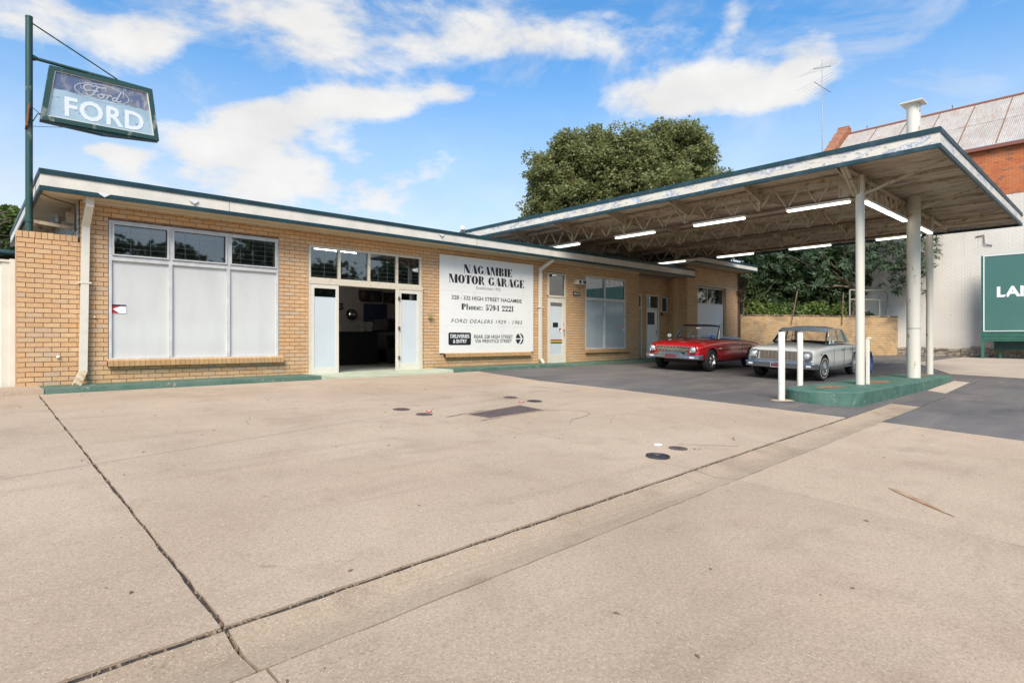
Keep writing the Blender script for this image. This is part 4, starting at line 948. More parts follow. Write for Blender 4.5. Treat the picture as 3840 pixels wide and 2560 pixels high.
for sgn in (1, -1):      # round arrow mark, two halves
    P = [(0, .10), (.42, .10), (-.02, .72), (-.02+.18, .98)]
    pts = [(-.995, .09), (.34, .09), (-.16, .80), (-.32, .945)] 
    arc = [(math.cos(R(t)), math.sin(R(t))) for t in range(112, 176, 8)]
    poly = [(-.99, .10), (.30, .10), (-.22, .78), (-.36, .93)] + arc[1:]
    V = [(c[0]+rr*a_*.96, 13.1535, c[2]+sgn*rr*b2) for a_, b2 in poly]; m.add(V, [tuple(range(len(V)))])
    arc2 = [(math.cos(R(t)), math.sin(R(t))) for t in range(84, 0, -8)]
    poly = [(.04, .96)] + arc2 + [(.99, .04), (.74, .04), (.22, .80)]
    V = [(c[0]+rr*a_*.96, 13.1535, c[2]+sgn*rr*b2) for a_, b2 in poly]; m.add(V, [tuple(range(len(V)))])
m.build('arrow_mark', M_black, SB)
t = thing('street_number_plate', 'small black street number plate on the bricks beside the side door', 'number plate', (15.15, 13.19, 1.49))
m = MB(); m.box(14.98, 13.175, 1.49, 15.31, 13.19, 1.62); m.build('plate', M_black, t); put_text('lettering', '328-332', 15.01, 15.28, 1.525, 1.59, 13.1745, M_whitep, t, off=.01)

put_text('wall_lettering', 'SERVICES', 8.95, 9.95, 1.08, 1.31, 19.59, M_black, gar, off=.04)
# ---- pole sign
PX, PY = .865, 13.35
pole = thing('pole_sign', 'hanging illuminated dealer sign on a tall green steel pole', 'sign', (PX, PY, -.86))
m = MB(); m.cyl((PX, PY+.12, -.86), (PX, PY+.12, 5.67), .054, n=18); m.cyl((PX, PY+.12, 5.67), (PX, PY+.12, 5.70), .056, n=18)
M_pole = mk('weathered_green_pole', (.018,.06,.052), .45, col2=(.30,.33,.28), scale=6, lo=.60, hi=.72, stretch=(1,1,.4), bump=.15)
m.build('pole', M_pole, pole, smooth=True)
SY = PY + .12
m = MB(); m.cyl((PX, SY, 4.99), (2.75, SY, 4.93), .03, n=12); m.cyl((PX+.05, SY, 4.99), (PX+.12, SY, 4.99), .055, .03, n=12); m.build('arm', M_pole, pole, smooth=True)
m = MB(); m.cyl((PX+.03, SY, 5.60), (2.18, SY, 4.98), .013, n=8); m.build('stay_rod', M_pole, pole)
TL, TR, BR, BM, BLc = (1.14, 4.90), (2.74, 4.92), (2.86, 3.94), (1.95, 3.86), (1.01, 3.90)
sf = lambda a_, b2, d: (a_, d, b2)
m = MB(); m.prism([TL, TR, BR, BM, BLc], sf, SY+.09, SY-.07); can = m.build('sign_case', M_pole, pole)
ins = [(1.215, 4.835), (2.665, 4.85), (2.775, 4.015), (1.10, 3.985)]
fr_o = [TL, TR, BR, BM, BLc]; 
m = MB()
oo = [TL, TR, BR, BLc]
for i in range(4):
    a_, b2 = oo[i], oo[(i+1) % 4]; c_, d_ = ins[(i+1) % 4], ins[i]
    m.prism([a_, b2, c_, d_], sf, SY-.071, SY-.105)
m.build('sign_frame', M_pole, pole)
m = MB()
for i in range(4):
    c_, d_ = ins[i], ins[(i+1) % 4]; k_ = .95; cx_, cz_ = 1.94, 4.42
    e_ = (cx_+(c_[0]-cx_)*.975, cz_+(c_[1]-cz_)*.96); f_ = (cx_+(d_[0]-cx_)*.975, cz_+(d_[1]-cz_)*.96); m.prism([c_, d_, f_, e_], sf, SY-.072, SY-.088)
m.build('inner_bead', M_cream, pole)
def sign_face():
    mm, nt, b = newmat('faded_sign_face'); L = nt.links
    g_ = nd(nt, 'ShaderNodeNewGeometry'); sp = nd(nt, 'ShaderNodeSeparateXYZ'); L.new(g_.outputs['Position'], sp.inputs[0])
    n1 = nz(nt, 5, 6, .65, .4); ad = nd(nt, 'ShaderNodeMath', operation='MULTIPLY_ADD'); L.new(n1, ad.inputs[0]); ad.inputs[1].default_value = .16; L.new(sp.outputs[2], ad.inputs[2])
    up = maprange(nt, ad.outputs[0], 4.575, 4.60)
    lowc = rgbmix(nt, maprange(nt, nz(nt, 1.5, 4), .4, .65), (.30,.42,.50), (.38,.50,.58))
    sc1 = maprange(nt, nz(nt, 9, 6, .7, .6, (1, 1, 1)), .60, .66); lowc = rgbmix(nt, sc1, lowc, (.22,.28,.36))
    upc = rgbmix(nt, maprange(nt, nz(nt, 3.3, 5, .6, .5, (1, 1, .7)), .42, .56), (.10,.13,.22), (.22,.22,.25)); upc = rgbmix(nt, maprange(nt, nz(nt, 8, 5, .6, .5, (2.5, 1, .5)), .58, .64), upc, (.33,.34,.37))
    L.new(rgbmix(nt, up, lowc, upc), b.inputs['Base Color']); b.inputs['Roughness'].default_value = .22; return mm
m = MB(); m.add([(a_, SY-.074, b2) for a_, b2 in ins], [(0, 1, 2, 3)]); m.build('sign_face', sign_face(), pole)
put_text('lettering', 'FORD', 1.36, 2.60, 4.07, 4.41, SY-.0765, mk('faded_white_print', (.68,.73,.77), .4), pole, off=.025, spacing=1.08)
M_fade = mk('pale_logo_line', (.40,.43,.47), .4)
m = MB(); cx_, cz_ = 1.93, 4.615
for p in ring(cx_, cz_, .43, .165, .415, .15, 0, 360, 48): m.add([(a_, SY-.0765, b2) for a_, b2 in p], [(0,1,2,3)])
m.build('logo_ring', M_fade, pole)
strokes = [[(-.12,.09),(-.22,.11),(-.29,.05),(-.25,-.01),(-.18,.02)], [(-.12,.12),(-.02,.10),(.06,.12)], [(-.06,.11),(-.11,.02),(-.15,-.06),(-.21,-.09),(-.26,-.06)], [(-.17,.015),(-.06,.02)],
           [(-.03,-.02),(-.07,-.05),(-.04,-.09),(.01,-.07),(.02,-.03),(-.02,-.01),(.05,-.02)], [(.06,-.01),(.09,-.02),(.06,-.09)], [(.085,-.03),(.12,-.005),(.15,-.02)],
           [(.22,-.02),(.17,-.04),(.16,-.08),(.20,-.09),(.24,-.03)], [(.30,.11),(.25,.0),(.22,-.07),(.26,-.09),(.30,-.06)]]
m = MB()
for s_ in strokes:
    # smooth the stroke
    P = [Vector(p) for p in s_]; Q = []
    for i in range(len(P)-1):
        p0, p1, p2, p3 = P[max(0, i-1)], P[i], P[i+1], P[min(len(P)-1, i+2)]
        for t_ in range(6):
            t = t_/6.; Q.append(.5*((2*p1)+(p2-p0)*t+(2*p0-5*p1+4*p2-p3)*t*t+(3*p1-p0-3*p2+p3)*t**3))
    Q.append(P[-1])
    V = []
    for i, q in enumerate(Q):
        d = (Q[min(i+1, len(Q)-1)]-Q[max(i-1, 0)]).normalized(); nn = Vector((-d.y, d.x))*.012
        for z in (q-nn, q+nn): V.append((cx_+z.x, SY-.077-.00002*i, cz_+z.y))
    m.add(V, [(2*i, 2*i+1, 2*i+3, 2*i+2) for i in range(len(Q)-1)])
m.build('script_lettering', M_fade, pole)
m = MB(); m.hexa([(PX-.06, SY-.2, 3.72), (PX-.03, SY-.2, 3.72), (PX-.03, SY+.02, 3.70), (PX-.06, SY+.02, 3.70), (PX-.02, SY-.2, 4.10), (PX+.0, SY-.2, 4.12), (PX+.0, SY+.02, 4.12), (PX-.02, SY+.02, 4.10)])
m.build('bracket_plate', M_rust, pole)
m = MB(); m.tube([(PX-.01, SY-.12, 4.11), (1.05, SY-.02, 3.99)], .006, 6); m.tube([(PX+.05, SY, 3.86), (PX+.12, SY, 4.02), (1.04, SY, 4.0)], .008, 6); m.tube([(PX-.03, SY-.15, 3.72), (1.45, SY-.05, 3.87), (1.95, SY, 3.86)], .005, 6); m.build('guy_wire', M_iron, pole)
m = MB(); m.cyl((PX, SY, 2.08), (PX, SY, 2.13), .063, n=16); m.build('pole_clamp', M_pole, pole)
m = MB(); m.bar((PX+.05, SY, 2.10), (1.50, 13.62, 2.07), .05, .06); m.bar((PX+.05, SY, 2.06), (1.46, 14.6, 1.98), .05, .06); m.build('wall_brace', M_steel_cream, pole)

# ---- garage wing with tilt door
wing = thing('garage_wing', 'taller cream brick end wing with white panelled tilt door', 'building', (21.38, 12.74, -.8))
YW = 12.74
wo = [(22.16-21.38, 24.55-21.38, -1.2, 2.24)]
wall_back((21.38, YW, 0), (1,0,0), (0,-1,0), 25.71-21.38, -.95, 3.02, wo, wing, M_mortar, thick=.22)
brick_field((21.38, YW, 0), (1,0,0), (0,-1,0), 25.71-21.38, Z0, 3.0, wo, wing, M_brick, most=0, singles=False)
wall_back((21.38, YW, 0), (0,1,0), (-1,0,0), 7.2, -.95, 3.02, [], wing, M_mortar, 'side_wall', thick=.2)
brick_field((21.38, YW, 0), (0,1,0), (-1,0,0), 7.2, Z0, 3.0, [], wing, M_brick, singles=False)
m = MB(); m.box(21.30, 13.10, -.9, 21.385, 13.34, 2.52); m.build('pilaster', M_brick, wing)
m = MB(); m.box(25.5, 12.97, -.95, 25.7, 19.8, 3.0); m.build('end_wall', M_brick, wing)
m = MB(); m.box(22.1, 12.725, 2.242, 25.1, 12.96, 2.30); m.build('lintel', mk('lintel_steel', (.50,.38,.24), .6), wing)
m = MB(); m.box(20.88, 12.05, 3.05, 25.95, 20, 3.27); m.build('roof', MATS['roof_deck'], wing)
m = MB(); m.box(20.87, 12.04, 3.02, 25.96, 20, 3.045); m.build('soffit', M_soffit, wing)
fascia(wing, 20.85, 25.98, 12.02, 20.0, 3.0, 3.30, 'FLR', M_fascia, M_green, hb=.07, ht=.07)
gd = thing('x', 'x', 'x', (0,0,0)); bpy.data.objects.remove(gd)
m = MB(); m.box(22.17, 12.86, 1.56, 22.21, 12.92, 2.235); m.box(24.50, 12.86, 1.56, 24.54, 12.92, 2.235); m.box(22.21, 12.861, 2.18, 24.50, 12.92, 2.235); m.box(23.13, 12.859, 1.56, 23.17, 12.92, 2.18); m.box(22.17, 12.858, 1.52, 24.54, 12.925, 1.559)
gdo = m.build('garage_door', M_cream, wing)
for a, b_ in ((22.21, 23.13), (23.17, 24.50)):
    m = MB(); m.box(a, 12.885, 1.56, b_, 12.892, 2.18); m.build('pane', M_glass, gdo)
for (a, b_) in ((22.17, 23.145), (23.155, 24.54)):
    for (c_, d_) in ((.675, 1.515), (-.78, .665)):
        m = MB(); m.box(a, 12.87, c_, b_, 12.90, d_); m.build('door_panel', mk('white_door_panel', (.76,.75,.69), .55) if 'white_door_panel' not in MATS else MATS['white_door_panel'], gdo)
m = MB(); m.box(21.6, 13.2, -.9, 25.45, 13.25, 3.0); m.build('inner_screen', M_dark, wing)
m = MB(); m.box(25.60, 12.69, .1, 25.70, 12.73, 2.95); m.build('stain_pipe', M_iron, wing)

# ---- canopy
CX0, CX1, CY0, CY1, CZ = 13.34, 23.4, 2.72, 17.2, 3.58
SL = -.015
cz = lambda X: CZ + SL*(X-CX0)
can = thing('forecourt_canopy', 'wide flat steel canopy with peeling white fascia over the old petrol pump island', 'canopy', (14.4, 4.4, -1.0))
fascia(can, CX0, CX1, CY0, CY1, CZ, CZ+.385, 'FLR', M_peel, M_greenpeel, hb=.08, ht=.10, slope=SL)
m = MB(); nn = 290; V = []
for i in range(nn+1):
    X = CX0+.02 + (CX1-CX0-.04)*i/nn; z = cz(X) + .17 + (.012 if i % 2 else -.012); V += [(X, CY0+.02, z), (X, CY1, z)]
m.add(V, [(2*i, 2*i+1, 2*i+3, 2*i+2) for i in range(nn)]); o = m.build('soffit_sheet', M_soffsheet, can, smooth=True, fixn=False)
m = MB(); m.hexa([(CX0+.02, CY0+.02, cz(CX0)+.30), (CX1-.02, CY0+.02, cz(CX1)+.30), (CX1-.02, CY1, cz(CX1)+.30), (CX0+.02, CY1, cz(CX0)+.30)] + [(CX0+.02, CY0+.02, cz(CX0)+.33), (CX1-.02, CY0+.02, cz(CX1)+.33), (CX1-.02, CY1, cz(CX1)+.33), (CX0+.02, CY1, cz(CX0)+.33)]); m.build('roof_sheet', M_roofsheet, can)
YROW = 4.40
beamY = [4.57, 6.60, 8.62, 10.65, 12.69, 14.72, 16.7]
TX = (14.4, 17.45, 20.5)
TB = 3.13
for i, X in enumerate(TX):           # lattice trusses running back to the garage
    m = MB(); z1 = cz(X) + .06; 
    m.bar((X-.03, YROW, z1), (X-.03, CY1-.1, z1), .05, .09); m.bar((X+.03, YROW, z1), (X+.03, CY1-.1, z1), .05, .09)
    o = m.build('top_chord', M_steel_cream, can)
    m = MB(); m.bar((X-.035, YROW, TB), (X-.035, CY1-.1, TB), .06, .008); m.bar((X+.035, YROW, TB), (X+.035, CY1-.1, TB), .06, .008); m.bar((X-.006, YROW, TB+.03), (X-.006, CY1-.1, TB+.03), .008, .06); m.bar((X+.006, YROW, TB+.03), (X+.006, CY1-.1, TB+.03), .008, .06)
    m.build('bottom_chord', M_steel_brown, can)
    m = MB()
    for b in range(len(beamY)-1):
        a, c_ = beamY[b], beamY[b+1]; s_ = (c_-a)/3
        for q in range(3):
            y0 = a+q*s_; m.bar((X, y0+.03, TB+.03), (X, y0+s_/2-.04, z1-.03), .03, .045, up=(1,0,0)); m.bar((X, y0+s_/2+.04, z1-.03), (X, y0+s_-.03, TB+.03), .03, .045, up=(1,0,0))
    m.build('truss_web', M_steel_cream, can)
    for Y in beamY[1:]:
        m = MB(); m.bar((X-.035, Y, TB+.02), (X-.035, Y, z1+.05), .07, .012, up=(1,0,0)); m.bar((X-.035, Y-.035, TB+.02), (X-.035, Y-.035, z1+.05), .01, .05, up=(1,0,0)); m.build('truss_post', M_steel_cream, can)
for Y in beamY:                      # cross beams, tapered outriggers at both eaves, haunched over the trusses
    m = MB(); hs = [(CX0+.03, .10), (TX[0]-.06, .30), (TX[0]+.06, .30), (TX[1]-.9, .10), (TX[1]-.06, .26), (TX[1]+.06, .30), (TX[2]-.9, .10), (TX[2]-.06, .26), (TX[2]+.06, .30), (CX1-.03, .10)]
    for i in range(len(hs)-1):
        (a, ha), (b_, hb_) = hs[i], hs[i+1]; zt = .155
        if (b_-a) < .2: continue
        m.hexa([(a, Y-.004, cz(a)+zt-ha), (b_, Y-.004, cz(b_)+zt-hb_), (b_, Y+.004, cz(b_)+zt-hb_), (a, Y+.004, cz(a)+zt-ha), (a, Y-.004, cz(a)+zt), (b_, Y-.004, cz(b_)+zt), (b_, Y+.004, cz(b_)+zt), (a, Y+.004, cz(a)+zt)])
        m.hexa([(a, Y-.035, cz(a)+zt-ha-.008), (b_, Y-.035, cz(b_)+zt-hb_-.008), (b_, Y+.004, cz(b_)+zt-hb_-.008), (a, Y+.004, cz(a)+zt-ha-.008), (a, Y-.035, cz(a)+zt-ha-.0005), (b_, Y-.035, cz(b_)+zt-hb_-.0005), (b_, Y+.004, cz(b_)+zt-hb_-.0005), (a, Y+.004, cz(a)+zt-ha-.0005)])
    m.build('cross_beam', M_steel_cream, can)
for X in [15.5, 16.5, 18.6, 19.6, 21.6, 22.5]:   # light purlins under the sheet
    m = MB(); m.bar((X, CY0+.03, cz(X)+.115), (X, CY1, cz(X)+.115), .04, .05); m.build('purlin', M_steel_cream, can)
# front row truss between the columns
m = MB(); m.cyl((CX0+.05, YROW, cz(CX0)+.02), (22.4, YROW, cz(22.4)+.02), .05, n=10); m.build('top_chord', M_steel_cream, can, smooth=True)
m = MB(); m.bar((14.45, YROW-.03, TB), (20.45, YROW-.03, TB), .06, .008); m.bar((14.45, YROW, TB+.03), (20.45, YROW, TB+.03), .008, .06); m.build('bottom_chord', M_steel_brown, can)
m = MB(); k_ = 14.55
while k_ < 20.2:
    m.bar((k_, YROW, TB+.02), (k_+.16, YROW, cz(k_)), .01, .035, up=(0,1,0)); m.bar((k_+.2, YROW, cz(k_)), (k_+.36, YROW, TB+.02), .01, .035, up=(0,1,0)); k_ += .4
m.build('truss_web', M_steel_cream, can)
for X in TX:
    m = MB(); m.bar((X, YROW-.05, TB+.03), (X-.02, CY0+.05, cz(X)+.05), .045, .05); m.bar((X+.055, YROW-.05, TB+.045), (X+.035, CY0+.05, cz(X)+.065), .045, .05); m.build('strut', M_steel_cream, can)
m = MB(); m.bar((14.35, YROW, TB+.03), (CX0+.05, YROW-.05, cz(CX0)+.03), .06, .05); m.bar((14.35, YROW+.07, TB+.03), (CX0+.05, YROW+.02, cz(CX0)+.03), .06, .05); m.build('strut', M_steel_cream, can)
for X in TX:
    m = MB(); m.box(X-.16, YROW-.06, TB+.06, X-.10, YROW+.06, cz(X)); m.box(X+.10, YROW-.06, TB+.06, X+.16, YROW+.06, cz(X)); m.box(X-.03, YROW+.09, TB+.04, X+.03, YROW+.40, cz(X)-.04)
    m.build('cleat_plate', M_steel_cream, can)
M_col = mk('cream_column', (.68,.64,.54), .5, col2=(.36,.22,.12), scale=4.5, lo=.665, hi=.70, stretch=(1,1,.45), bump=.05)
M_colr = mk('rust_spotted_column', (.67,.64,.54), .5, col2=(.40,.19,.07), scale=5.5, lo=.64, hi=.68, stretch=(1,1,.5))
def zi(X): return -.965
m = MB(); m.cyl((14.37, 4.36, zi(14)-.15), (14.37, 4.36, TB+.45), .088, n=24); m.build('column', M_col, can, smooth=True)
m = MB(); m.cyl((20.45, 4.40, zi(20)-.15), (20.45, 4.40, TB+.40), .088, n=24); m.build('column', M_col, can, smooth=True)
# the fat middle column carries on through the roof
m = MB(); m.cyl((18.0, 4.22, zi(18)-.15), (18.0, 4.22, cz(18)+.30), .155, n=32); mc = m.build('column', M_col, can, smooth=True)
mast = thing('roof_stub_column', 'rust spotted round stub with square cap plate rising above the canopy roof', 'post', (18.0, 4.22, 3.85))
m = MB(); m.cyl((18.0, 4.22, 3.80), (18.0, 4.22, 6.07), .155, n=32); m.build('shaft', M_colr, mast, smooth=True)
m = MB(); cpt = Vector((18.0, 4.22, 6.09)); 
V = [(18.0+.25*sx, 4.22+.25*sy, z) for z in (6.07, 6.10) for sx, sy in ((-1,-1),(1,-1),(1,1),(-1,1))]; m.hexa(V); m.build('cap_plate', M_colr, mast)
m = MB(); m.lathe((18.0, 4.22, .30), (0,0,1), [(-.006,.1565),(0,.162),(.006,.1565)], 24); m.build('strap', M_iron, can, smooth=True)
# fluorescent fittings under the canopy
def fitting(p, q, lab, first=[None]):
    p = Vector(p); q = Vector(q); L_ = (q-p).length; d = (q-p)
    t = thing('canopy_light', lab, 'light', (p+q)/2, math.atan2(d.y, d.x), 'tube lights under the canopy')
    m = MB(); h = L_/2
    m.box(-h, -.065, .0, h, .065, .055); m.build('housing', M_cream, t, local=True, bevel=.006)
    m = MB(); m.box(-h+.02, -.055, -.045, h-.02, .055, -.002); m.build('diffuser', M_tube, t, local=True, bevel=.02)
ZL = TB - .055
near = ['nearest the first column on the near truss', 'second from the column on the near truss', 'third from the column on the near truss', 'at the garage end of the near truss']
for (ya, yb), lab in zip(((4.55, 5.95), (6.95, 8.40), (9.60, 11.0), (12.4, 13.7)), near): fitting((14.4, ya, ZL), (14.4, yb, ZL), 'white tube light fitting ' + lab)
far = ['closest to the far column on the far truss', 'second along from the far column on the far truss', 'third along from the far column on the far truss', 'at the garage end of the far truss']
for (ya, yb), lab in zip(((4.6, 5.8), (7.05, 8.4), (9.6, 11.0), (12.3, 13.6)), far): fitting((20.5, ya, ZL), (20.5, yb, ZL), 'white tube light fitting ' + lab)
for (xa, xb), lab in zip(((14.55, 16.05), (16.1, 17.75), (18.3, 20.3)), ('next to the first column along the front row', 'ending at the fat column along the front row', 'between the fat column and the far column')): fitting((xa, YROW-.06, ZL-.01), (xb, YROW-.06, ZL-.01), 'white tube light fitting ' + lab)

# ---- pump island, bollards
isl = MB(); pts = []
for t in range(100, 261, 10): pts.append((12.55+.75*math.cos(R(t)), 4.42+.72*math.sin(R(t))))
pts += [(13.4, 3.72), (19.7, 3.74)]
for t in range(-60, 61, 20): pts.append((19.85+.25*math.cos(R(t)), 4.4+.6*math.sin(R(t))))
pts += [(19.7, 5.05), (13.0, 5.12)]
n_ = len(pts); V = []
V += [(a, b_, zg(a, b_)-.03) for a, b_ in pts]; V += [(a, b_, zi(a)-.02) for a, b_ in pts]
cxm, cym = 16, 4.42
V += [(a + (cxm-a)*.006, b_+(cym-b_)*.03, zi(a)) for a, b_ in pts]
isl.add(V, [(i, (i+1) % n_, n_+(i+1) % n_, n_+i) for i in range(n_)] + [(n_+i, n_+(i+1) % n_, 2*n_+(i+1) % n_, 2*n_+i) for i in range(n_)] + [tuple(range(2*n_, 3*n_))])
island = isl.build('pump_island', M_kerb_isl, None); tag(island, 'raised green painted pump island with rounded end', 'traffic island')
for (a, b_, w_, h_, lab) in ((13.05, 4.52, .75, .36, 'rusty square plate at the rounded end of the green island'), (15.35, 4.30, .9, .34, 'rusty plate just behind the first column on the island'), (19.2, 4.35, .8, .3, 'rusty plate between the fat and far columns on the island')):
    m = MB(); P = [(-w_/2, -h_/2), (w_/2*.9, -h_/2*1.05), (w_/2, h_/2), (-w_/2*.3, h_/2*1.1), (-w_/2*.95, h_/2*.8)]
    m.prism(P, lambda u, v_, d: (a+u, b_+v_, d), zi(a)-.002, zi(a)+.016); o = m.build('rusty_plate', M_rustd, None); tag(o, lab, 'metal plate')
for (a, b_, lab) in ((11.80, 4.97, 'round white bollard with rust spot near its top, standing on the asphalt'), (14.05, 5.50, 'clean round white bollard just behind the island end')):
    t = thing('bollard', lab, 'bollard', (a, b_, zg(a, b_)), group='white steel bollards'); z0_ = zg(a, b_)-.02; zt_ = .16 if a < 13 else .17
    m = MB(); m.lathe((a, b_, z0_), (0,0,1), [(0,.062),(zt_-z0_-.012,.062),(zt_-z0_-.003,.057),(zt_-z0_,.03),(zt_-z0_+.001,0)], 24); m.build('tube', M_white if a > 13 else mk('white_rust_spot', (.74,.71,.62), .5, col2=(.35,.17,.08), scale=9, lo=.70, hi=.72), t, smooth=True)
m = MB(); m.lathe((11.8, 4.97, zg(11.8, 4.97)), (0,0,1), [(.004,.24),(.012,.2),(.014,.06)], 16); m.build('concrete_footing', M_gutter, bpy.data.objects['bollard'], smooth=True)
# air and water standpipe on the island
t = thing('hose_stand', 'white standpipe with a dark blue hose beside the first column', 'hose stand', (14.6, 4.3, zi(14)))
m = MB(); m.box(14.49, 4.22, zi(14), 14.55, 4.29, .02); m.box(14.49, 4.20, .02, 14.60, 4.28, .06); m.build('standpipe', M_white, t, bevel=.01)
m = MB(); P = []
for k in range(15): P.append((14.72+.13*math.sin(k*.45), 4.22+.02*k/14, -.10 - .55*math.sin(min(1, k/9)*1.57) + .02*math.cos(k)))
P = [(14.59, 4.24, -.26), (14.66, 4.24, -.28), (14.72, 4.24, -.38), (14.73, 4.24, -.52), (14.69, 4.24, -.66), (14.64, 4.24, -.70), (14.62, 4.24, -.58), (14.64, 4.24, -.40)]
m.tube(P, .028, 8); m.build('hose', mk('blue_hose', (.01,.03,.10), .35), t, smooth=True)

# ---- covers and grate in the concrete
def cover(x, y, r, lab, mat, dish=0., nm='manhole_cover'):
    z = zg(x, y)
    tilt = MB(); n_ = 36; V = []; F_ = []
    rings = [(r*1.04, -.006), (r*1.04, .006+dish*.6), (r*.96, .008+dish*.6), (r*.93, .004), (r*.6, .004-dish*.1), (r*.3, .004-dish*.15), (.0005, .004-dish*.16)]
    for (rr_, h) in rings:
        for i in range(n_): t = 2*math.pi*i/n_; X = x+rr_*math.cos(t); Y = y+rr_*math.sin(t); V.append((X, Y, zg(X, Y)+h+dish*.0))
    for k in range(len(rings)-1): F_ += [(k*n_+i, k*n_+(i+1) % n_, (k+1)*n_+(i+1) % n_, (k+1)*n_+i) for i in range(n_)]
    tilt.add(V, F_)
    if not dish:
        for k in range(-3, 4):
            for j in range(-3, 4):
                if k*k+j*j < 9: X = x+k*r*.24; Y = y+j*r*.24; tilt.box(X-.008, Y-.008, zg(X, Y)+.003, X+.008, Y+.008, zg(X, Y)+.0075)
    return tag(tilt.build(nm, mat, None, smooth=bool(dish)), lab, 'drain cover')
cover(4.98, 7.90, .125, 'worn round iron cover left of the sunken grate, furthest left of all', M_iron)
cover(5.02, 7.34, .12, 'round iron cover with peeled patch beside a red marker disc', M_iron)
cover(7.38, 8.02, .125, 'flat brown iron cover furthest from the camera beyond the grate', M_iron)
cover(7.43, 7.45, .13, 'dark round iron cover right behind the grate corner', M_irondark)
cover(6.17, 3.75+.05, .105, 'brown round cover beside the larger dished steel lid', M_iron)
cover(5.60, 3.70, .125, 'dished dark steel lid sitting across the slab joint', M_irondark, dish=.02)
for (x, y, r, c, lab) in ((5.22, 7.50, .045, 'sticker_red', 'red and white marker disc near the left iron covers'), (7.13, 7.47, .045, 'sticker_red', 'red and white marker disc behind the sunken grate'), (6.12, 4.04, .05, 'white_print', 'plain white marker disc beyond the brown cover')):
    t = thing('marker_disc', lab, 'marker', (x, y, zg(x, y)))
    m = MB(); m.lathe((x, y, zg(x, y)+.002), (0,0,1), [(0,r),(.012,r),(.013,r*.6)], 18); m.build('rim', MATS[c], t, smooth=True)
    m = MB(); m.lathe((x, y, zg(x, y)+.002), (0,0,1), [(.010,r*.6),(.0145,r*.58),(.015,0)], 18); m.build('centre', M_whitep, t, smooth=True)
gt = thing('checker_plate_cover', 'sunken brown checker plate pit cover in the middle of the concrete', 'pit cover', (6.2, 6.85, zg(6.2, 6.85)))
P4 = [(5.60, 6.54), (6.85, 6.62), (6.86, 7.22), (5.50, 6.98)]
m = MB(); m.add([(a, b_, zg(a, b_)+.004) for a, b_ in P4], [(0,1,2,3)]); m.build('plate', M_iron, gt)
m = MB(); 
for i in range(42):
    for j in range(17):
        u, v_ = (i+.5)/42, (j+.5)/17
        X = (P4[0][0]*(1-u)+P4[1][0]*u)*(1-v_)+(P4[3][0]*(1-u)+P4[2][0]*u)*v_; Y = (P4[0][1]*(1-u)+P4[1][1]*u)*(1-v_)+(P4[3][1]*(1-u)+P4[2][1]*u)*v_
        s_ = .010; a_ = .8 if (i+j) % 2 else -.8; z = zg(X, Y)+.0045; dx, dy = s_*math.cos(a_), s_*math.sin(a_)
        m.add([(X-dx, Y-dy, z), (X+dy*.3, Y-dx*.3, z+.002), (X+dx, Y+dy, z), (X-dy*.3, Y+dx*.3, z+.002)], [(0,1,2,3)])
m.build('checker_ribs', M_iron, gt, kind='stuff')
m = MB(); 
for i in range(4):
    if i in (0, 2, 3): a, b_ = P4[i], P4[(i+1) % 4]; m.bar((a[0], a[1], zg(*a)+.006), (b_[0], b_[1], zg(*b_)+.006), .02 if i != 2 else .05, .012)
m.build('surround', M_gutter, gt)
for (x, y) in ((5.75, 7.10), (5.35, 7.0), (5.6, 6.5)):
    strip('crack', wob((x-.2, y-.02), (x+.25, y+.05), 6, .02), .035, M_crack, ground, dz=.005)

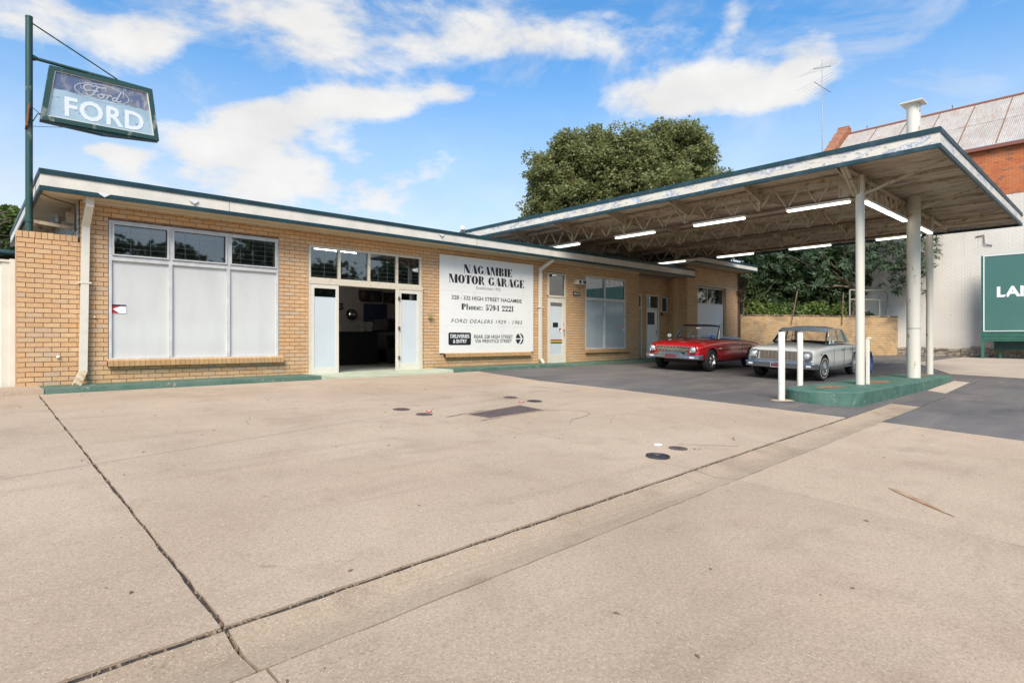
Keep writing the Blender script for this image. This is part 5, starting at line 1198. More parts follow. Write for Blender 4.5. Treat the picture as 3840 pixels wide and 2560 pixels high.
# ---- neighbour: tall old brick hall with a rusted iron roof
NX = 33.5
nb = thing('brick_hall', 'tall old brick hall, white painted below, with a rusting iron roof', 'building', (NX, 3.8, -.85))
def hall_wall():
    mm, nt, b = newmat('hall_brick'); L = nt.links
    g_ = nd(nt, 'ShaderNodeNewGeometry'); sp = nd(nt, 'ShaderNodeSeparateXYZ'); L.new(g_.outputs['Position'], sp.inputs[0])
    cb = nd(nt, 'ShaderNodeCombineXYZ'); L.new(sp.outputs[1], cb.inputs[0]); L.new(sp.outputs[2], cb.inputs[1])
    bt = nd(nt, 'ShaderNodeTexBrick'); L.new(cb.outputs[0], bt.inputs['Vector']); bt.inputs['Scale'].default_value = 1
    bt.inputs['Brick Width'].default_value = .24; bt.inputs['Row Height'].default_value = .082; bt.inputs['Mortar Size'].default_value = .007; bt.inputs['Mortar Smooth'].default_value = .3; bt.inputs['Bias'].default_value = -.1
    bt.inputs['Color1'].default_value = (.56,.165,.05,1); bt.inputs['Color2'].default_value = (.42,.12,.05,1); bt.inputs['Mortar'].default_value = (.25,.11,.06,1)
    v = nd(nt, 'ShaderNodeTexVoronoi'); v.inputs['Scale'].default_value = 1; mp = nd(nt, 'ShaderNodeMapping'); mp.inputs['Scale'].default_value = (1/.24, 1/.082, 1); L.new(cb.outputs[0], mp.inputs[0]); L.new(mp.outputs[0], v.inputs['Vector'])
    sc_ = nd(nt, 'ShaderNodeSeparateColor'); L.new(v.outputs['Color'], sc_.inputs[0])
    c = rgbmix(nt, maprange(nt, sc_.outputs[0], .86, .88, 0, .8), bt.outputs['Color'], (.15,.10,.09))
    c = rgbmix(nt, maprange(nt, nz(nt, 1.2, 5), .4, .7, 0, .45), c, (.60,.22,.085))
    wn = nd(nt, 'ShaderNodeMath', operation='MULTIPLY_ADD'); L.new(nz(nt, 9, 4), wn.inputs[0]); wn.inputs[1].default_value = .12; L.new(sp.outputs[2], wn.inputs[2])
    up = maprange(nt, wn.outputs[0], 6.40, 6.43)
    pw = rgbmix(nt, maprange(nt, nz(nt, .5, 6), .35, .7), (.66,.61,.53), (.74,.69,.61))
    pw = rgbmix(nt, maprange(nt, bt.outputs['Fac'], 0, 1, 0, .13), pw, (.44,.40,.34))
    pw = rgbmix(nt, maprange(nt, nz(nt, 4, 8, .7, .5), .66, .70, 0, .8), pw, (.36,.24,.18))
    pw = rgbmix(nt, maprange(nt, nz(nt, 1.2, 6, .7, 0, (1, 3, .4)), .55, .8, 0, .35), pw, (.36,.31,.25))
    lowz = maprange(nt, sp.outputs[2], .3, -.7, 0, .5); pw = rgbmix(nt, lowz, pw, (.50,.44,.36))
    L.new(rgbmix(nt, up, pw, c), b.inputs['Base Color']); b.inputs['Roughness'].default_value = .85
    bp = nd(nt, 'ShaderNodeBump', Strength=.7, Distance=.02); bp.invert = True; L.new(bt.outputs['Fac'], bp.inputs['Height']); L.new(bp.outputs[0], b.inputs['Normal']); return mm
M_hall = hall_wall()
m = MB(); m.box(NX, -8, -1.0, NX+9.2, 12.6, 8.55); m.build('wall', M_hall, nb)
m = MB(); m.add([(NX, 12.6, 8.55), (NX+4.6, 12.6, 12.0), (NX+9.2, 12.6, 8.55), (NX, 12.2, 8.55), (NX+4.6, 12.2, 12.0), (NX+9.2, 12.2, 8.55)], [(0,1,2), (5,4,3), (0,3,4,1), (1,4,5,2), (2,5,3,0)]); m.build('gable_wall', M_hall, nb)
m = MB()   # raking parapet of the end gable
M_oldbrick = mk('old_orange_brick', (.40,.15,.07), .9, col2=(.22,.11,.07), scale=5, bump=.8, bscale=12)
for i in range(26):
    t0, t1 = i/26., (i+1)/26.; xa, xb = NX-.1+4.75*t0, NX-.1+4.75*t1; za, zb = 8.75+3.75*t0, 8.75+3.75*t1; j = rnd.uniform(-.03, .03); j2 = rnd.uniform(-.03, .03)
    m.hexa([(xa, 12.15+j, za-.45), (xb-.015, 12.15+j, zb-.45), (xb-.015, 12.75+j2, zb-.45), (xa, 12.75+j2, za-.45), (xa, 12.15+j, za+j2), (xb-.015, 12.15+j, zb+j2), (xb-.015, 12.75+j2, zb+j), (xa, 12.75+j2, za+j)])
m.hexa([(NX+4.6, 12.15, 12.0), (NX+5.0, 12.15, 12.0), (NX+5.0, 12.75, 12.0), (NX+4.6, 12.75, 12.0), (NX+4.6, 12.15, 12.55), (NX+5.0, 12.15, 12.45), (NX+5.0, 12.75, 12.45), (NX+4.6, 12.75, 12.55)])
m.build('parapet', M_oldbrick, nb)
Y = 12.14; col_i = 0      # iron sheets, two courses up the slope, each its own part
while Y > -8:
    wd = .74
    for (ta, tb, lift) in ((0., .52, .0), (.50, 1.0, .012)):
        nseg = 20; V = []
        for i in range(nseg+1):
            y = Y - wd*i/nseg; hh_ = (.016 if i % 2 else -.0) + lift + .01
            for t in (ta, tb):
                x = NX-.12+4.72*t; z = 8.62+3.38*t; V.append((x - .58*hh_, y, z + .81*hh_))
        m = MB(); m.add(V, [(2*i, 2*i+1, 2*i+3, 2*i+2) for i in range(nseg)]); m.build('roof_sheet', M_roofsheet, nb, smooth=True, fixn=False)
    if col_i % 2 == 0:
        m = MB(); m.bar((NX-.1, Y, 8.68), (NX+4.6, Y, 12.05), .03, .03); m.build('seam_strip', M_rustd, nb)
    Y -= wd; col_i += 1
m = MB(); m.cyl((NX+4.6, 12.2, 12.03), (NX+4.6, -8, 12.03), .09, n=10); m.build('ridge_cap', mk('rust_red_capping', (.23,.09,.06), .7), nb)
m = MB(); m.box(NX-.2, -8, 8.44, NX-.02, 12.14, 8.60); m.build('gutter', MATS['rust_red_capping'], nb)
for Y in (11.2, 7.2, -1.0): m = MB(); m.cyl((NX+4.6, Y, 12.05), (NX+4.6, Y, 12.3), .02, n=6); m.build('ridge_spike', M_iron, nb)
m = MB(); Y = 9.7
while Y > -8:
    w_ = rnd.uniform(.18, .5)
    z = -1.0
    while z < -.42:
        h_ = rnd.uniform(.09, .2); j = rnd.uniform(.02, .10); e = .02
        m.hexa([(NX-j, Y-w_+e, z+e), (NX-j, Y-e, z), (NX+.05, Y, z), (NX+.05, Y-w_, z), (NX-j*.8, Y-w_+e, z+h_-e*rnd.random()), (NX-j*.8, Y-e, z+h_-e), (NX+.05, Y, z+h_), (NX+.05, Y-w_, z+h_)], rnd.random()); z += h_
    Y -= w_
m.build('rubble_base', M_stone, nb, kind='stuff')
m = MB(); p = on_x(3690, 890, NX); m.tube([(NX-.02, p[1]+.3, p[2]+.05), (NX-.05, p[1], p[2]+.1), (NX-.05, p[1]-.02, p[2]-.3), (NX-.03, p[1]-.3, p[2]-.4)], .018, 6); m.build('conduit', M_iron, nb)

# TV antenna
an = thing('tv_antenna', 'tall thin television antenna mast behind the orange brick parapet', 'antenna', (37.2, 13.3, 9.0))
ax, ay = 37.2, 13.3
sA = Vector((ax, ay)); 
zt_ = 16.5
m = MB(); m.cyl((ax, ay, 8.0), (ax, ay, zt_), .035, .025, n=8); m.build('mast', M_pmetal, an)
for (zc, tilt, L0) in ((16.05, .22, 1.3), (14.9, -.3, 1.2)):
    m = MB(); d = Vector((.75, -.35, 0)).normalized(); a0 = Vector((ax, ay, zc)) - d*L0*.5 - Vector((0, 0, tilt*L0*.6)); a1 = Vector((ax, ay, zc)) + d*L0*.5 + Vector((0, 0, tilt*L0*.6))
    m.cyl(a0, a1, .022, n=6); sd_ = Vector((-d.y, d.x, 0))
    for k in range(7):
        p = a0.lerp(a1, k/6.); w_ = 1.35 - .13*k; m.cyl(p - sd_*w_, p + sd_*w_ + Vector((0, 0, 0)), .0045, n=4)
    m.build('dipole_array', M_pmetal, an)

# ---- green billboard against the hall
bb = thing('green_billboard', 'green billboard with white lettering standing in front of the painted wall', 'billboard', (32.6, 4, -.85))
BX = 32.6
m = MB(); m.box(BX, -3.0, .40, BX+.06, 5.02, 3.62); m.build('board', M_board, bb)
m = MB(); m.box(BX-.02, -3.0, 3.62, BX+.07, 5.06, 3.66); m.box(BX-.02, 5.02, .40, BX+.0, 5.06, 3.62); m.box(BX-.02, -3.0, .375, BX+.05, 5.06, .405); m.build('white_edging', M_whitep, bb)
m = MB(); m.box(BX+.01, 5.07, -.1, BX+.10, 5.14, 3.66); m.build('side_frame', MATS['ribbed_green_sheet'], bb)
for k in range(7):
    z = -.06+k*.06; m = MB(); m.cyl((BX+.02, -3, z+.03), (BX+.02, 5.10, z+.03), .028, n=8); m.build('rib', M_board_rib, bb, smooth=True)
for Y in (5.08, -2.5):
    m = MB(); m.box(BX-.03, Y-.05, -.95, BX+.05, Y+.05, -.06); m.build('leg', M_board_rib, bb)
m = MB(); m.box(BX+.5, 4.5, -.95, BX+.58, 4.6, -.06); m.build('leg', M_board_rib, bb)
m = MB(); m.box(BX+.35, -3, -.42, BX+.45, 4.75, -.05); m.build('lower_rail', MATS['blue_hose'] if False else mk('deep_green_board', (.008,.05,.045), .5), bb)
put_text('lettering', 'LAND NOW SELLING', 4.60, -1.75, 1.86, 2.29, BX-.001, M_whitep, bb, off=.04, face='X')

# ---- retaining wall behind the cars
rw = thing('brick_retaining_wall', 'low cream brick retaining wall with dark stained top behind the parked cars', 'wall', (25.7, 12.7, -.85))
A_ = Vector((25.72, 12.66, 0)); B_ = Vector((33.48, 8.5, 0)); Ud = (B_-A_).normalized(); Nd = Vector((Ud.y, -Ud.x, 0))
if Nd.y > 0: Nd = -Nd
Lw = (B_-A_).length; ztop = 1.10
M_rbrick = brick_mat('stained_cream_brick', [(.56,.37,.19), (.60,.42,.22), (.52,.33,.15), (.58,.38,.18), (.48,.36,.22)], stain=.6)
brick_field(A_, Ud, Nd, Lw, Z0-.086, ztop, [], rw, M_rbrick, singles=False)
wall_back(A_, Ud, Nd, Lw, -1.0, ztop-.004, [], rw, M_mortar, thick=.3)
m = MB()
def capm():
    mm, nt, b = newmat('stained_wall_cap'); L = nt.links
    c = rgbmix(nt, maprange(nt, nz(nt, 2.5, 6, .65), .4, .62), (.06,.045,.035), (.38,.26,.15)); L.new(c, b.inputs['Base Color']); b.inputs['Roughness'].default_value = .9; return mm
M_cap = capm()
for i in range(36):
    a = A_ + Ud*(Lw*i/36+.004); b_ = A_ + Ud*(Lw*(i+1)/36-.004); o_ = Nd*.012
    m.hexa([a+o_+Vector((0,0,ztop)), b_+o_+Vector((0,0,ztop)), b_-Nd*.3+Vector((0,0,ztop)), a-Nd*.3+Vector((0,0,ztop)), a+o_+Vector((0,0,ztop+.07)), b_+o_+Vector((0,0,ztop+.07)), b_-Nd*.3+Vector((0,0,ztop+.07)), a-Nd*.3+Vector((0,0,ztop+.07))])
m.build('cap_course', M_cap, rw)
m = MB()       # raised garden earth behind the wall
m.add([tuple(A_-Nd*.28+Vector((0,0,1.12))), tuple(B_-Nd*.28+Vector((0,0,1.12))), (33.5, 17, 1.3), (25.6, 17, 1.3), tuple(A_-Nd*.28+Vector((0,0,-1))), tuple(B_-Nd*.28+Vector((0,0,-1))), (33.5, 17, -1), (25.6, 17, -1)], [(0,1,2,3), (0,4,5,1)]); gb = m.build('garden_bed', M_soil, None); gb['kind'] = 'structure'
for (f_, lean, lab) in ((.30, .35, 'leaning dark stake in the garden behind the white car roof'), (.62, .08, 'upright thin stake in the garden nearer the white column')):
    p = A_ + Ud*Lw*f_ + Nd*.06; m = MB(); m.cyl((p.x, p.y, .75), (p.x+lean*.7, p.y-lean*.5, 2.25), .028, n=7); o = m.build('garden_stake', M_wood, None); tag(o, lab, 'stake')
gf = thing('pipe_gate_frame', 'rounded pale metal frame standing on the wall beside the hall', 'frame', (33, 8.9, 1.17))
m = MB(); q0 = A_+Ud*(Lw-2.7)-Nd*.15; q1 = A_+Ud*(Lw-.45)-Nd*.15; m.tube([(q0.x, q0.y, 1.17), (q0.x, q0.y, 2.40), (q1.x-.15, q1.y+.08, 2.40), (q1.x, q1.y, 2.25), (q1.x, q1.y, 1.17)], .035, 8); m.tube([(q0.x, q0.y, 1.95), (q1.x, q1.y, 1.95)], .03, 8); q2 = q0.lerp(q1, .78); m.tube([(q2.x, q2.y, 1.17), (q2.x, q2.y, 1.95)], .03, 8); m.build('frame_tube', mk('drab_frame_paint', (.30,.30,.25), .6), gf, smooth=True)

# ------------------------------------------------------------------ vegetation
def leaf_cloud(name, clumps, n, size, mat, parent, up=.35, shell=.55, elong=1.6, seed=1, droop=0.):
    rs = np.random.RandomState(seed); C = np.array([c[:3] for c in clumps], float); Rr = np.array([c[3:6] for c in clumps], float)
    vol = (Rr[:,0]*Rr[:,1]*Rr[:,2])**(2/3.); pr = vol/vol.sum(); idx = rs.choice(len(C), n, p=pr)
    d = rs.normal(size=(n, 3)); d /= np.linalg.norm(d, axis=1)[:, None]
    r = shell + (1-shell)*rs.rand(n)**.6; r *= 1 + .15*rs.normal(size=n)
    P = C[idx] + d*Rr[idx]*r[:, None]
    nrm = d*.5 + rs.normal(size=(n, 3))*.75 + np.array([0, 0, up]); nrm /= np.linalg.norm(nrm, axis=1)[:, None]
    t = rs.normal(size=(n, 3)); t[:, 2] -= droop; t -= nrm*np.sum(t*nrm, 1)[:, None]; t /= np.linalg.norm(t, axis=1)[:, None]; b = np.cross(nrm, t)
    s = size*(.6 + .8*rs.rand(n))[:, None]
    V = np.stack([P - t*s*elong*.5, P + b*s*.5 - t*s*.05, P + t*s*elong*.5, P - b*s*.5 - t*s*.05], 1).reshape(-1, 3)
    off = root_loc(parent) if parent else Vector((0, 0, 0)); V = V - np.array(off)
    me = bpy.data.meshes.new(name); me.vertices.add(len(V)); me.vertices.foreach_set('co', V.ravel())
    me.loops.add(4*n); me.loops.foreach_set('vertex_index', np.arange(4*n)); me.polygons.add(n)
    me.polygons.foreach_set('loop_start', np.arange(n)*4); me.polygons.foreach_set('loop_total', np.full(n, 4)); me.update(); me.materials.append(mat)
    o = bpy.data.objects.new(name, me); lk(o, parent); return o
def sub_clumps(big, per, frac, seed):
    rs = np.random.RandomState(seed); out = []
    for (x, y, z, rx, ry, rz) in big:
        k = max(3, int(per*(rx*ry*rz)**.45))
        for _ in range(k):
            d = rs.normal(size=3); d /= np.linalg.norm(d); q = .55+.5*rs.rand()
            f = frac*(.6+.8*rs.rand())*min(rx, rz, ry)
            out.append((x+d[0]*rx*q*.9, y+d[1]*ry*q*.9, z+d[2]*rz*q*.9, f*1.15, f*1.15, f*.8))
    return out
def limbs(m, base, tips, r0, seed=0):
    rs = random.Random(seed); base = Vector(base)
    for tip in tips:
        tip = Vector(tip); P = [base]; 
        for k in range(1, 6): P.append(base.lerp(tip, k/6.) + Vector((rs.uniform(-.25, .25), rs.uniform(-.25, .25), rs.uniform(-.1, .2))) * (tip-base).length*.12)
        P.append(tip); rr = [r0*(1-.14*k) for k in range(7)]
        m.tube([tuple(p) for p in P], rr, 7)
def tree(name, label, big, trunk, tr_r, n, size, mat, per=10, frac=.42, seed=1, elong=1.6, cat='tree', group=None, up=.35):
    t = thing(name, label, cat, trunk, group=group)
    cl = sub_clumps(big, per, frac, seed); leaf_cloud('crown', cl, n, size, mat, t, seed=seed, elong=elong, up=up)
    m = MB(); zc = min(b[2] for b in big); fork = (trunk[0], trunk[1], trunk[2] + (zc-trunk[2])*.55)
    m.cyl(trunk, fork, tr_r, tr_r*.75, n=10); rs = random.Random(seed); pk = [cl[rs.randrange(len(cl))][:3] for _ in range(26)]
    limbs(m, fork, pk, tr_r*.5, seed); m.build('trunk', M_wood, t, smooth=True); return t
def at(x, y, d):
    r = ray(x, y); return (r[0]*d, r[1]*d, r[2]*d)
D = 40.; S = D/2229.
def blob(x, y, rx, ry, rd=None, d=D):
    y += 12; rx *= .93; ry *= .93; p = at(x, y, d); s = d/2229.; return (p[0], p[1], p[2], rx*s, (rd or rx)*s, ry*s)
bigs = [blob(2080, 660, 130, 150), blob(2190, 570, 150, 110), blob(2280, 620, 180, 160), blob(2150, 740, 190, 120), blob(2060, 770, 120, 80), blob(2440, 700, 200, 120, d=39), blob(2540, 560, 150, 120), blob(2470, 520, 80, 85), blob(2600, 570, 105, 120), blob(2620, 680, 120, 90), blob(2730, 650, 65, 45), blob(2380, 600, 130, 130, d=39), blob(2010, 840, 90, 60), blob(2480, 480, 55, 45), blob(2590, 490, 60, 55), blob(2240, 510, 90, 55)]
tree('large_tree', 'huge rounded olive green tree rising behind the garage roof', bigs, (32.5, 24.5, -1), .55, 150000, .118, M_leaf, per=40, frac=.24, seed=3, up=1.1)
bl = [blob(30, 860, 70, 90, d=24), blob(60, 800, 50, 50, d=24), blob(-20, 950, 80, 90, d=24), blob(10, 780, 25, 30, d=24)]
tree('street_tree', 'bright green tree behind the roof at the far left', bl, (-4.5, 23.4, -1), .2, 14000, .10, M_leafb, per=26, frac=.4, seed=4)
# garden growth behind the retaining wall
def gpt(f, back, z): p = A_ + Ud*Lw*f - Nd*back; return (p.x, p.y, z)
hedge = []
rs = random.Random(11)
for f in np.linspace(-.02, .86, 14):
    for (bk, z, r) in ((1.2, 1.6, .7), (1.5, 2.2, .9), (1.9, 3.3, 1.0), (2.3, 4.6, 1.0), (2.8, 5.6, .9)):
        q = gpt(f, bk+rs.uniform(-.3, .3), z+rs.uniform(-.3, .3)); hedge.append((q[0], q[1], q[2], r*.9, r*.9, r))
t = thing('dense_shrubbery', 'dense dark green shrub mass filling the garden behind the retaining wall', 'shrubs', gpt(.4, 1.8, 1.1))
for f in np.linspace(0, .9, 9):
    for z in (1.7, 2.8, 3.9, 5.0): q = gpt(f, 3.4, z); hedge.append((q[0], q[1], q[2], 1.0, .8, .9))
leaf_cloud('foliage', sub_clumps(hedge, 6, .45, 5), 130000, .10, M_leafd, t, seed=6, shell=.3)
m = MB(); limbs(m, gpt(.15, 1.6, 1.1), [gpt(.02, .9, 2.6), gpt(.12, .8, 3.4), gpt(.25, .9, 3.8), gpt(.3, .8, 2.9), gpt(.05, .7, 1.9)], .035, 3); limbs(m, gpt(.5, 1.6, 1.1), [gpt(.42, .8, 2.9), gpt(.56, .8, 3.1), gpt(.6, .9, 2.2)], .035, 4); m.build('bare_stems', M_wood, t)
q = []
for f in np.linspace(.03, .66, 16):
    p = gpt(f, .45+rs.uniform(-.1, .2), 1.25+rs.uniform(0, .25)); r = rs.uniform(.16, .52); q.append((p[0], p[1], p[2]-.08, r, r*.8, r*.95))
t = thing('low_garden_plants', 'row of light green low plants along the top of the retaining wall', 'plants', gpt(.35, .5, 1.15))
leaf_cloud('foliage', q, 5200, .075, M_leafb, t, seed=8, shell=.15, elong=2.2)
q = [];
for f in np.linspace(.0, .24, 5):
    p = gpt(f, 1.0, 3.7+rs.uniform(-.4, .4)); q.append((p[0], p[1], p[2], .55, .5, .5))
p = (24.6, 14.5, 3.9); q2 = [(24.0+i*.7, 21.0, 4.0+rs.uniform(-.2, .3), .8, .6, .7) for i in range(7)]
t = thing('dry_creeper', 'brownish dry creeper behind the wing roof', 'creeper', (26, 21, 1)); leaf_cloud('foliage', q2, 9000, .08, M_leafbr, t, seed=9, shell=.3)
t = thing('wall_creeper', 'dry twiggy creeper climbing the corner of the end wing', 'creeper', (25.8, 12.8, 1.1)); leaf_cloud('foliage', [(25.75, 12.7, 1.8, .25, .2, .5), (25.7, 12.66, 2.15, .3, .2, .25), (25.95, 12.7, 2.6, .35, .3, .4)], 700, .05, M_leafbr, t, seed=10, shell=.2)
m = MB(); limbs(m, (25.9, 12.62, 1.15), [(25.75, 12.6, 2.3), (25.95, 12.5, 2.4), (26.2, 12.4, 1.9), (25.6, 12.6, 2.0)], .018, 8); m.build('twigs', M_wood, t)
# loquat tree: rosettes of big drooping leaves
def rosettes(name, centers, per, L_, W_, mat, parent, seed):
    rs = np.random.RandomState(seed); V = []; F_ = []; off = np.array(root_loc(parent))
    for c in centers:
        ax_ = rs.normal(size=3)*.45 + np.array([-.25, -.35, .7]); ax_ /= np.linalg.norm(ax_)
        a = np.cross(ax_, [1, 0, 0]); a /= np.linalg.norm(a); b = np.cross(ax_, a)
        for k in range(per):
            t = 2*math.pi*(k+rs.rand()*.6)/per; el = rs.uniform(-.15, .75); dr = (a*math.cos(t)+b*math.sin(t))*math.cos(el)+ax_*math.sin(el)
            l = L_*rs.uniform(.7, 1.15); sd_ = np.cross(dr, ax_); sd_ /= np.linalg.norm(sd_)+1e-6; w = W_*rs.uniform(.8, 1.2)
            p0 = np.array(c)-off; p1 = p0+dr*l*.5+ax_*.02; p2 = p0+dr*l-np.array([0, 0, .18*l]); n0 = len(V)
            V += [p0, p1-sd_*w/2-ax_*.01, p1+ax_*.0, p1+sd_*w/2-ax_*.01, p2]; F_ += [(n0, n0+1, n0+2), (n0, n0+2, n0+3), (n0+1, n0+4, n0+2), (n0+2, n0+4, n0+3)]
    me = bpy.data.meshes.new(name); me.from_pydata([tuple(v) for v in V], [], F_); me.materials.append(mat); o = bpy.data.objects.new(name, me); lk(o, parent); return o
lq = thing('loquat_tree', 'broad leaved tree with drooping leaf rosettes in front of the painted wall', 'tree', gpt(.80, 1.0, 1.1))
cs = []
rs = random.Random(21)
for _ in range(950):
    f = rs.uniform(.14, 1.06); z = rs.uniform(2.1, 6.0)
    low = 2.2 + (1.0 if f < .45 else .0) + (.9 if f > .84 else 0) + .5*math.sin(f*19)
    if z < low: continue
    bk = rs.uniform(.2, 2.3); p = gpt(f, bk, z); 
    if p[0] > NX-.25: continue
    cs.append(p)
for _ in range(330): p = (rs.uniform(31.3, 33.1), rs.uniform(6.6, 9.6), rs.uniform(3.3, 6.0)); cs.append(p)
for _ in range(60): cs.append((rs.uniform(32.2, 33.0), rs.uniform(7.2, 8.6), rs.uniform(2.2, 3.7)))
rosettes('crown', cs, 9, .26, .075, M_leafl, lq, 22)
m = MB(); b0 = gpt(.80, 1.0, 1.1); f0 = gpt(.795, .8, 2.6); m.cyl(b0, f0, .13, .11, n=9)
limbs(m, f0, [gpt(.62, .5, 3.3), gpt(.45, .5, 2.6), gpt(.55, .9, 4.6), gpt(.72, .9, 4.9), gpt(.9, .9, 4.6), gpt(.35, .9, 4.0), gpt(.98, 1.2, 5.0)], .07, 5); m.build('trunk', M_wood, lq, smooth=True)
# street trees across the road, behind the camera (the shop windows mirror them)
labs = ['left of the row mirrored in the big window', 'second of the row mirrored in the big window', 'third of the row mirrored in the big window', 'mirrored in the panes over the double doors', 'furthest right, mirrored over the double doors']
for i, (x, y, z, q_) in enumerate(((6.5, -26, 5.4, 1.), (12.5, -28, 5.0, .95), (19.5, -27, 5.2, 1.1), (26.5, -28, 4.0, 1.1), (35, -29, 4.6, 1.2))):
    bg_ = [(x, y, z, 3.0*q_, 3.0, 2.9*q_), (x+1.9*q_, y, z-1.4, 2.2, 2.3, 2.2), (x-2*q_, y, z-1.6, 2.2, 2.2, 2.1)]
    tree('street_tree', 'bushy street tree across the road, ' + labs[i], bg_, (x, y, -1.4), .3, 8000, .36, M_leafd, per=9, frac=.42, seed=30+i)

# ------------------------------------------------------------------ cars
def eval_mesh(o):
    bpy.context.view_layer.update(); dg = bpy.context.evaluated_depsgraph_get(); me = bpy.data.meshes.new_from_object(o.evaluated_get(dg)); return me
def loft_body(st, prof, root, mat, cutters, name='body', sub=1):
    """st: stations (x, w, zb, zs, zt); closed solid, wheel wells and cabin cut away"""
    V = []; F_ = []; n = None
    for s_ in st:
        half = prof(*s_[1:]); ringp = half + [(-y, z) for (y, z) in reversed(half[1:-1])]; n = len(ringp)
        V += [(s_[0], y, z) for y, z in ringp]
    k = len(st)
    for i in range(k-1):
        for j in range(n): F_.append((i*n+j, i*n+(j+1) % n, (i+1)*n+(j+1) % n, (i+1)*n+j))
    F_.append(tuple(range(n-1, -1, -1))); F_.append(tuple((k-1)*n+j for j in range(n)))
    me = bpy.data.meshes.new(name); me.from_pydata(V, [], F_); o = bpy.data.objects.new(name, me); COL.objects.link(o)
    bm = bmesh.new(); bm.from_mesh(me); bmesh.ops.recalc_face_normals(bm, faces=bm.faces); bm.to_mesh(me); bm.free()
    me.materials.append(mat); me.materials.append(M_int)
    if sub: md = o.modifiers.new('s', 'SUBSURF'); md.levels = sub; md.render_levels = sub
    tmp = []
    for c in cutters:
        cm = c.build('cut', [mat, M_int], None, origin=(0, 0, 0)); cm.data.polygons.foreach_set('material_index', [1]*len(cm.data.polygons)); tmp.append(cm)
        md = o.modifiers.new('b', 'BOOLEAN'); md.object = cm; md.operation = 'DIFFERENCE'; md.solver = 'EXACT'
        try: md.material_mode = 'INDEX'
        except Exception: pass
    me2 = eval_mesh(o); o.modifiers.clear(); o.data = me2
    for c in tmp: bpy.data.objects.remove(c)
    me2.polygons.foreach_set('use_smooth', [True]*len(me2.polygons))
    try: me2.set_sharp_from_angle(angle=R(32))
    except Exception: pass
    o.parent = root; return o
def wheel(root, x, y, side, r=.325, wsw=False, steer=0., style='mag'):
    e = bpy.data.objects.new('wheel', None)
    m = MB(); w_ = .105
    m.lathe((0,0,0), (0,1,0), [(-w_,.21),(-w_,r-.05),(-w_+.02,r-.012),(-w_+.04,r),(w_-.04,r),(w_-.02,r-.012),(w_,r-.05),(w_,.21)], 36)
    T = m.build('wheel', M_rubber, root, smooth=True, local=True); T.location = (x, y, r); T.rotation_euler = (0, 0, steer)
    s_ = side; m = MB()
    m.lathe((0,0,0), (0, s_, 0), [(w_-.05,.212),(w_-.004,.205),(w_-.002,.185),(w_-.04,.165),(w_-.055,.10),(w_-.03,.06),(w_-.005,.045),(w_,0)] if style == 'mag' else [(w_-.05,.212),(w_+.004,.20),(w_+.006,.17),(w_-.012,.14),(w_+.012,.085),(w_+.03,.05),(w_+.035,0)], 32)
    if style != 'mag':
        for k in range(12):
            t = k*math.pi/6; m.box(0,0,0,0,0,0) if False else m.bar((.075*math.cos(t), s_*(w_+.014), .075*math.sin(t)), (.16*math.cos(t), s_*(w_-.004), .16*math.sin(t)), .012, .012)
    m.build('rim', M_chrome, T, smooth=True, local=True)
    if style == 'mag':
        m = MB()
        for k in range(5):
            t = k*2*math.pi/5+.3; m.bar((.04*math.cos(t), s_*(w_-.02), .04*math.sin(t)), (.17*math.cos(t), s_*(w_-.035), .17*math.sin(t)), .05, .02)
        m.build('spokes', M_dullchrome, T, local=True)
    if wsw:
        m = MB(); m.lathe((0,0,0), (0, s_, 0), [(w_+.0005,.242),(w_+.0015,.245),(w_+.0015,.258),(w_+.0005,.261)], 36); m.build('white_band', M_cream, T, smooth=True, local=True)
    return T
def P_body(w, zb, zs, zt, cr=.0):
    return [(0, zb), (w*.62, zb), (w*.90, zb+.01), (w*.985, zb+.07), (w*1.0, zb+.22), (w*.985, zs-.19), (w*.995, zs-.10), (w*.97, zs-.015), (w*.86, zs + (zt-zs)*.35), (w*.62, zs + (zt-zs)*.72), (w*.32, zt-.004), (0, zt)]
def arch(x, r=.385, s_=-1, z=.325):
    m = MB(); m.cyl((x, s_*.60, z), (x, s_*1.2, z), r, n=32); return m
def headlight(root, x, y, z, r, bez):
    m = MB(); m.lathe((x, y, z), (-1,0,0), [(-.04, r*1.28), (.02, r*1.28), (.045, r*1.16), (.03, r*1.02)], 28); h = m.build('headlight', bez, root, smooth=True, local=True)
    m = MB(); m.lathe((x, y, z), (-1,0,0), [(.015, r*1.02), (.035, r*.85), (.05, r*.5), (.055, 0)], 24); m.build('lens', M_lamp, h, smooth=True, local=True); return h
# red convertible ---------------------------------------------------
thr = R(3.0)
red = thing('red_convertible', 'shiny red open top convertible with chrome grille and blue windscreen sticker', 'car', (16.33-.0, 9.09, 0))
def place(root, fx, fy, th, axle, track):   # near front wheel contact point -> root at nose centre
    ux, uy = math.cos(th), math.sin(th); nx, ny = -math.sin(th), math.cos(th)
    root.location = (fx - ux*axle + nx*track, fy - uy*axle + ny*track, 0); root.rotation_euler = (0, 0, th)
    cx_, cy_ = root.location.x + ux*2.2, root.location.y + uy*2.2; root.location.z = zg(root.location.x+ux*axle, root.location.y+uy*axle) + .006
    s_ = (zg(cx_+ux, cy_+uy)-zg(cx_-ux, cy_-uy))/2.; roll = (zg(cx_+nx*.7, cy_+ny*.7)-zg(cx_-nx*.7, cy_-ny*.7))/1.4
    root.rotation_euler = (math.atan(roll), -math.atan(s_), th)
place(red, 16.40, 9.06, thr, .80, .78)
